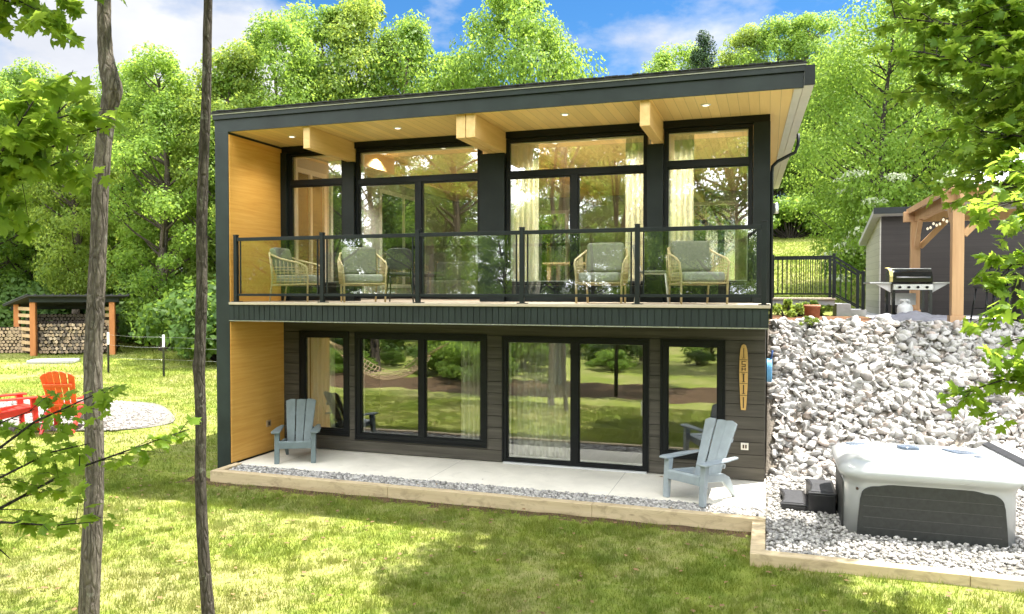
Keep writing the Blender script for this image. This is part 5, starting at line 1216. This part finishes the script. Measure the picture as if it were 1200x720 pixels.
for i in range(34):
    x = -44+i*2.1+rt.uniform(-.8, .8); y = -30-14*rt.random(); place(PROTO, rt.choice('dbeda'), (x, y, Hf(x, y)), rt.uniform(6.5, 10), 12, 'broadleaf_tree', 'far forest tree closing the view behind the photographer, reflected in the glass', 'tree', 'far trees reflected in the windows', rt.uniform(0, 6), 1.15)
# hammock, visible as a reflection
hm = empty('hammock', (-10.6, -6.6, -0.15)); tag(hm, 'tan net hammock reflected in the twin ground floor window', 'hammock'); V_, F_ = [], []
c = MB()
for i in range(25):
    u = i/24; x = -1.2+2.4*u; z = 0.62+0.5*(2*u-1)**2
    for j in range(9):
        w_ = (j/8-0.5)*0.95; V_.append((x, w_, z-0.22*(1-(2*j/8-1)**2)))
for i in range(24):
    for j in range(8): a = i*9+j; F_.append((a, a+1, a+10, a+9))
for i in range(25): c.tube([V_[i*9+j] for j in range(9)], 0.010, 4)
for j in range(9): c.tube([V_[i*9+j] for i in range(25)], 0.010, 4)
c.build('net', M['hammock'], hm)
for sx in (-1, 1):
    c = MB(); c.tube([(sx*1.2, -0.5, 1.12), (sx*1.2, 0.5, 1.12)], 0.02, 8)
    for j in range(5): c.tube([(sx*1.2, -0.45+0.225*j, 1.12), (sx*2.0, 0, 1.55)], 0.006, 4)
    c.build('spreader_bar', M['slat'], hm)

# ------------------------------------------------------------------ foreground maples
HALF = [(0, 0), (.15, -.12), (.36, -.06), (.25, .10), (.40, .18), (.62, .45), (.42, .44), (.40, .56), (.17, .48), (.25, .70), (.12, .74)]
OUT = HALF + [(0, 1.0)] + [(-x, y) for x, y in reversed(HALF[1:])]
LV = np.array([(0, 0.3, 0.03)] + [(x, y, -0.16*abs(x)-0.12*y*y) for x, y in OUT]); LN = len(OUT)
LF = np.array([(0, 1+i, 1+(i+1) % LN) for i in range(LN)])
def maple_leaves(name, P, D, size, seed, parent):
    """P leaf bases, D outward directions"""
    r_ = np.random.default_rng(seed); n = len(P)
    y = D+r_.normal(0, 0.45, (n, 3))+np.array([0, 0, -0.35]); y /= np.linalg.norm(y, axis=1)[:, None]
    z = np.array([0, 0, 1.0])+r_.normal(0, 0.55, (n, 3)); x = np.cross(y, z); x /= np.linalg.norm(x, axis=1)[:, None]; z = np.cross(x, y)
    B = np.stack([x, y, z], -1); cup = r_.uniform(0.3, 1.8, n); L = np.repeat(LV[None], n, 0); L[..., 2] *= cup[:, None]
    W = np.einsum('nij,nvj->nvi', B, L)*size[:, None, None]+P[:, None, :]
    F_ = (LF[None]+(np.arange(n)*len(LV))[:, None, None]).reshape(-1, 3)
    t = np.repeat(np.clip(r_.normal(0.5, 0.25, n), 0, 1), len(LV))
    return link(name, np_mesh(name, W.reshape(-1, 3), F_, M['maple'], attrs={'tint': t}), parent)
def sprays(lines, seed, twig=0.35, per=9, step=0.16, leaf=(0.08, 0.13)):
    """lines: polylines of limbs (points, radius). Returns branch tubes + leaf bases, directions, sizes"""
    rd = random.Random(seed); mb = MB(); P, D, Sz = [], [], []
    for pts, rad in lines:
        pts = [Vector(p) for p in pts]; mb.tube(pts, [rad*(1-0.75*i/(len(pts)-1)) for i in range(len(pts))], 7)
        tot = sum((b-a).length for a, b in zip(pts[:-1], pts[1:])); k = 0.15*tot
        while k < tot:
            a = k; i = 0
            while i < len(pts)-2 and a > (pts[i+1]-pts[i]).length: a -= (pts[i+1]-pts[i]).length; i += 1
            seg = pts[i+1]-pts[i]; p = pts[i]+seg*min(1, a/seg.length); d = seg.normalized()
            tw = (d*0.6+Vector((rd.gauss(0, .7), rd.gauss(0, .7), rd.gauss(0, .35)))).normalized(); L = twig*rd.uniform(.5, 1.2)
            e = p+tw*L+Vector((0, 0, -0.06*L)); mb.tube([p, p.lerp(e, .5)+Vector((0, 0, .02)), e], [rad*0.30, rad*0.2, rad*0.1], 4, False)
            for j in range(per):
                u = rd.uniform(0.25, 1.05); q = p.lerp(e, u)+Vector((rd.gauss(0, .03), rd.gauss(0, .03), rd.gauss(0, .02))); P.append(q[:])
                o = (tw*0.5+Vector((rd.gauss(0, .7), rd.gauss(0, .7), rd.gauss(0, .3)))).normalized(); D.append(o[:]); Sz.append(rd.uniform(*leaf))
            k += step*rd.uniform(.6, 1.4)
    return mb, np.array(P), np.array(D), np.array(Sz)
# thick foreground trunk
def fg_tree(name, path, label, crown_seed, barkm):
    pts = [at(px, py, Z) for px, py, Z, w in path]; rad = [0.83*w*Z/FPX/2 for px, py, Z, w in path]
    g = ground_at(path[-1][0], path[-1][2]); g = Vector((pts[-1].x, pts[-1].y, Hf(pts[-1].x, pts[-1].y)))
    root = empty(name, g); tag(root, label, 'tree')
    allp = [p-g for p in pts]; allp.append(Vector((allp[-1].x, allp[-1].y, -0.15))); rad.append(rad[-1]*1.25)
    top = allp[0]; up = [top+Vector((0.1, -0.1, 1.6)), top+Vector((0.0, -0.2, 3.6))]
    full = list(reversed(up))+allp; rads = [0.02, rad[0]*0.7]+rad
    # resample smoothly
    c = MB(); P2, R2 = [], []; rr_ = random.Random(crown_seed)
    for i in range(len(full)-1):
        m = 5
        for k in range(m):
            u = k/m; p0, p1, p2, p3 = full[max(i-1, 0)], full[i], full[i+1], full[min(i+2, len(full)-1)]
            q = 0.5*((2*p1)+(p2-p0)*u+(2*p0-5*p1+4*p2-p3)*u*u+(3*p1-p0-3*p2+p3)*u**3); P2.append(q); R2.append((rads[i]*(1-u)+rads[i+1]*u)*rr_.uniform(.96, 1.05))
    P2.append(full[-1]); R2.append(rads[-1]); c.tube(P2, R2, 18); c.build('trunk', barkm, root)
    cs = np.array([(up[0]+Vector((rr_.gauss(0, 1.0), rr_.gauss(0, 1.0), rr_.uniform(0.7, 3.2))))[:] for _ in range(22)])
    link('crown', crown_mesh('crown', cs, np.full(22, 0.75), 150, 0.13, crown_seed, M['leaf']), root)
    lb = MB()
    for q in cs[::2]: lb.tube([up[0].lerp(up[1], .2), Vector(q)*0.6+up[0]*0.4, q], [0.03, 0.02, 0.006], 5, False)
    lb.build('branch', barkm, root); return root
T1 = [(122, -20, 6.5, 17), (122, 25, 6.5, 18), (124, 65, 6.5, 20), (128, 88, 6.5, 24), (132, 106, 6.5, 27), (127, 130, 6.5, 23), (122, 165, 6.5, 22), (118, 215, 6.5, 22), (115.5, 285, 6.5, 22), (112, 360, 6.5, 23), (109, 425, 6.5, 24), (110, 490, 6.5, 24), (111, 560, 6.5, 24), (108, 630, 6.5, 26), (104, 720, 6.5, 28)]
fg_tree('maple_tree', T1, 'thick pale brown trunk in the left foreground with a swollen kink near its top', 61, M['bark'])
T2 = [(244, -20, 7.0, 12), (243, 40, 7.0, 12), (242, 110, 7.0, 13), (239, 180, 7.0, 14), (236.5, 260, 7.0, 15), (236.5, 340, 7.0, 15), (234, 415, 7.0, 15.5), (233, 430, 7.0, 16.5), (234, 450, 7.0, 15), (235.5, 500, 7.0, 15), (235, 560, 7.0, 15), (238, 640, 7.0, 16), (244, 720, 7.0, 17)]
fg_tree('maple_tree', T2, 'thin dark trunk in the left foreground close to the house corner', 62, M['bark3'])
# maple sapling at the left edge
sp0 = Vector((-4.1, -8.1, -0.15)); sap = empty('maple_sapling', sp0); tag(sap, 'leafy maple reaching in from the left edge with sprays of pointed leaves', 'tree')
c = MB(); c.tube([(0, 0, -0.1), (0.05, 0.05, 2.0), (0.0, 0.1, 4.2), (0.1, 0, 6.5)], [0.06, 0.05, 0.035, 0.01], 10); c.build('trunk', M['barkdk'], sap)
rs_ = random.Random(31); cs = np.array([(rs_.uniform(-0.2, 3.6), rs_.uniform(-0.9, 2.8), rs_.uniform(6.6, 8.4)) for _ in range(46)])  # unseen crown added overhead to shade the leaf sprays below
link('crown', crown_mesh('crown', cs, np.full(46, 0.6), 180, 0.14, 33, M['leaf']), sap)
c = MB()
for q in cs[::3]: c.tube([(0.05, 0.05, 4.4), Vector(q)*0.6+Vector((0, 0, 2.3)), q], [0.03, 0.02, 0.005], 5, False)
c.build('branch', M['barkdk'], sap)
def pl_(pts): return [at(px, py, Z)-sp0 for px, py, Z in pts]
L_lines = [(pl_([(-140, 300, 3.7), (-30, 235, 3.5), (40, 160, 3.4), (78, 122, 3.4)]), 0.012), (pl_([(-60, 250, 3.7), (20, 190, 3.6), (90, 160, 3.5), (128, 148, 3.5)]), 0.009), (pl_([(-60, 200, 3.4), (0, 180, 3.3), (45, 110, 3.3)]), 0.009), (pl_([(-90, 280, 3.6), (-10, 225, 3.5), (70, 190, 3.5)]), 0.009),
           (pl_([(-80, -60, 4.2), (0, -10, 4.1), (55, 18, 4.0)]), 0.009), (pl_([(-60, -30, 4.2), (15, 5, 4.2), (70, -15, 4.2)]), 0.008)]
mb, P, D, Sz = sprays(L_lines, 5, 0.27, 15, 0.075, (0.05, 0.095)); mb.build('branch', M['barkdk'], sap); maple_leaves('foliage', P, D, Sz, 6, sap)
L2 = [(pl_([(-140, 640, 4.0), (0, 596, 4.2), (80, 553, 4.4), (150, 528, 4.6), (222, 503, 4.8)]), 0.011), (pl_([(-120, 600, 3.9), (0, 560, 4.1), (60, 530, 4.2), (105, 520, 4.2)]), 0.009), (pl_([(-100, 640, 3.6), (0, 612, 3.7), (60, 616, 3.7), (110, 612, 3.7)]), 0.008),
      (pl_([(-110, 560, 4.1), (0, 525, 4.2), (40, 495, 4.3), (95, 470, 4.4), (135, 452, 4.4)]), 0.010), (pl_([(-100, 520, 4.2), (-10, 500, 4.2), (40, 480, 4.2)]), 0.008), (pl_([(-90, 690, 3.3), (-5, 640, 3.3), (12, 655, 3.3)]), 0.007)]
mb, P, D, Sz = sprays(L2, 8, 0.24, 8, 0.09, (0.05, 0.09)); mb.build('branch', M['barkdk'], sap); maple_leaves('foliage', P, D, Sz, 9, sap)
# big maple on the right: trunk outside the frame, limbs reaching in, canopy shading the lawn
mp0 = Vector((5.6, -3.4, -0.15)); mpt = empty('maple_tree', mp0); tag(mpt, 'sunlit maple hanging in from the right edge over the stone bank and pergola', 'tree')
c = MB(); c.tube([(0, 0, -0.2), (0.05, 0, 2.5), (-0.1, 0.1, 5), (-0.3, 0.2, 8), (-0.6, 0.3, 11), (-0.8, 0.4, 13)], [0.24, 0.19, 0.16, 0.13, 0.08, 0.03], 14); c.build('trunk', M['bark'], mpt)
def pr_(pts): return [at(px, py, Z)-mp0 for px, py, Z in pts]
A_lines = []
for (a, b, e) in (((1356, 60), (1206, 40), (1046, 20)), ((1356, 90), (1216, 90), (1076, 60)), ((1356, 140), (1226, 130), (1101, 105)), ((1356, 170), (1236, 165), (1121, 150)), ((1346, 30), (1226, 10), (1086, -10)), ((1356, 210), (1246, 200), (1146, 190)), ((1356, 250), (1256, 235), (1176, 215)), ((1356, 110), (1206, 75), (1126, 30)), ((1356, 120), (1226, 60), (1166, -10)), ((1356, 200), (1266, 150), (1186, 120))):
    Z = 7.4+random.random()*1.2; A_lines.append((pr_([(a[0], a[1]+30, 6.2), (b[0], b[1], Z-0.4), (e[0], e[1], Z)]), 0.022))
mb, P, D, Sz = sprays(A_lines, 15, 0.62, 20, 0.06, (0.07, 0.13)); mb.build('branch', M['barkdk'], mpt); maple_leaves('foliage', P, D, Sz, 16, mpt)
B_lines = [(pr_([(1356, 300, 4.6), (1256, 255, 4.5), (1200, 235, 4.5), (1165, 240, 4.5)]), 0.012), (pr_([(1346, 330, 4.6), (1236, 310, 4.4), (1186, 310, 4.4), (1166, 330, 4.4)]), 0.011), (pr_([(1346, 380, 4.5), (1246, 360, 4.3), (1196, 352, 4.3), (1166, 375, 4.3)]), 0.010), (pr_([(1346, 400, 4.4), (1256, 410, 4.2), (1206, 395, 4.2), (1181, 400, 4.2)]), 0.010),
           (pr_([(1346, 430, 4.4), (1246, 450, 4.2), (1176, 445, 4.2), (1124, 462, 4.2)]), 0.009), (pr_([(1346, 470, 4.3), (1246, 455, 4.1), (1201, 440, 4.1)]), 0.008), (pr_([(1346, 280, 4.9), (1236, 220, 4.9), (1186, 190, 4.9)]), 0.012), (pr_([(1346, 360, 4.7), (1266, 300, 4.6), (1216, 270, 4.6)]), 0.012)]
mb, P, D, Sz = sprays(B_lines, 25, 0.25, 13, 0.070, (0.048, 0.092)); mb.build('branch', M['barkdk'], mpt); maple_leaves('foliage', P, D, Sz, 26, mpt)
rr_ = random.Random(9); cs = []; lb = MB()
for k in range(70):
    q = Vector((rr_.uniform(-0.4, 3.0), rr_.uniform(-1.5, 1.5), rr_.uniform(7.8, 9.8)))
    cs.append((q-mp0)[:])
    if k % 2 == 0: lb.tube([(-0.3, 0.2, 7.8), ((q-mp0)*0.55+Vector((-0.2, 0.1, 4.0))), q-mp0], [0.06, 0.04, 0.008], 6, False)
lb.build('branch', M['barkdk'], mpt)
link('crown', crown_mesh('crown', np.array(cs), np.array([rr_.uniform(.5, .85) for _ in cs]), 430, 0.18, 91, M['leaf']), mpt)
print('objects', len(bpy.data.objects))
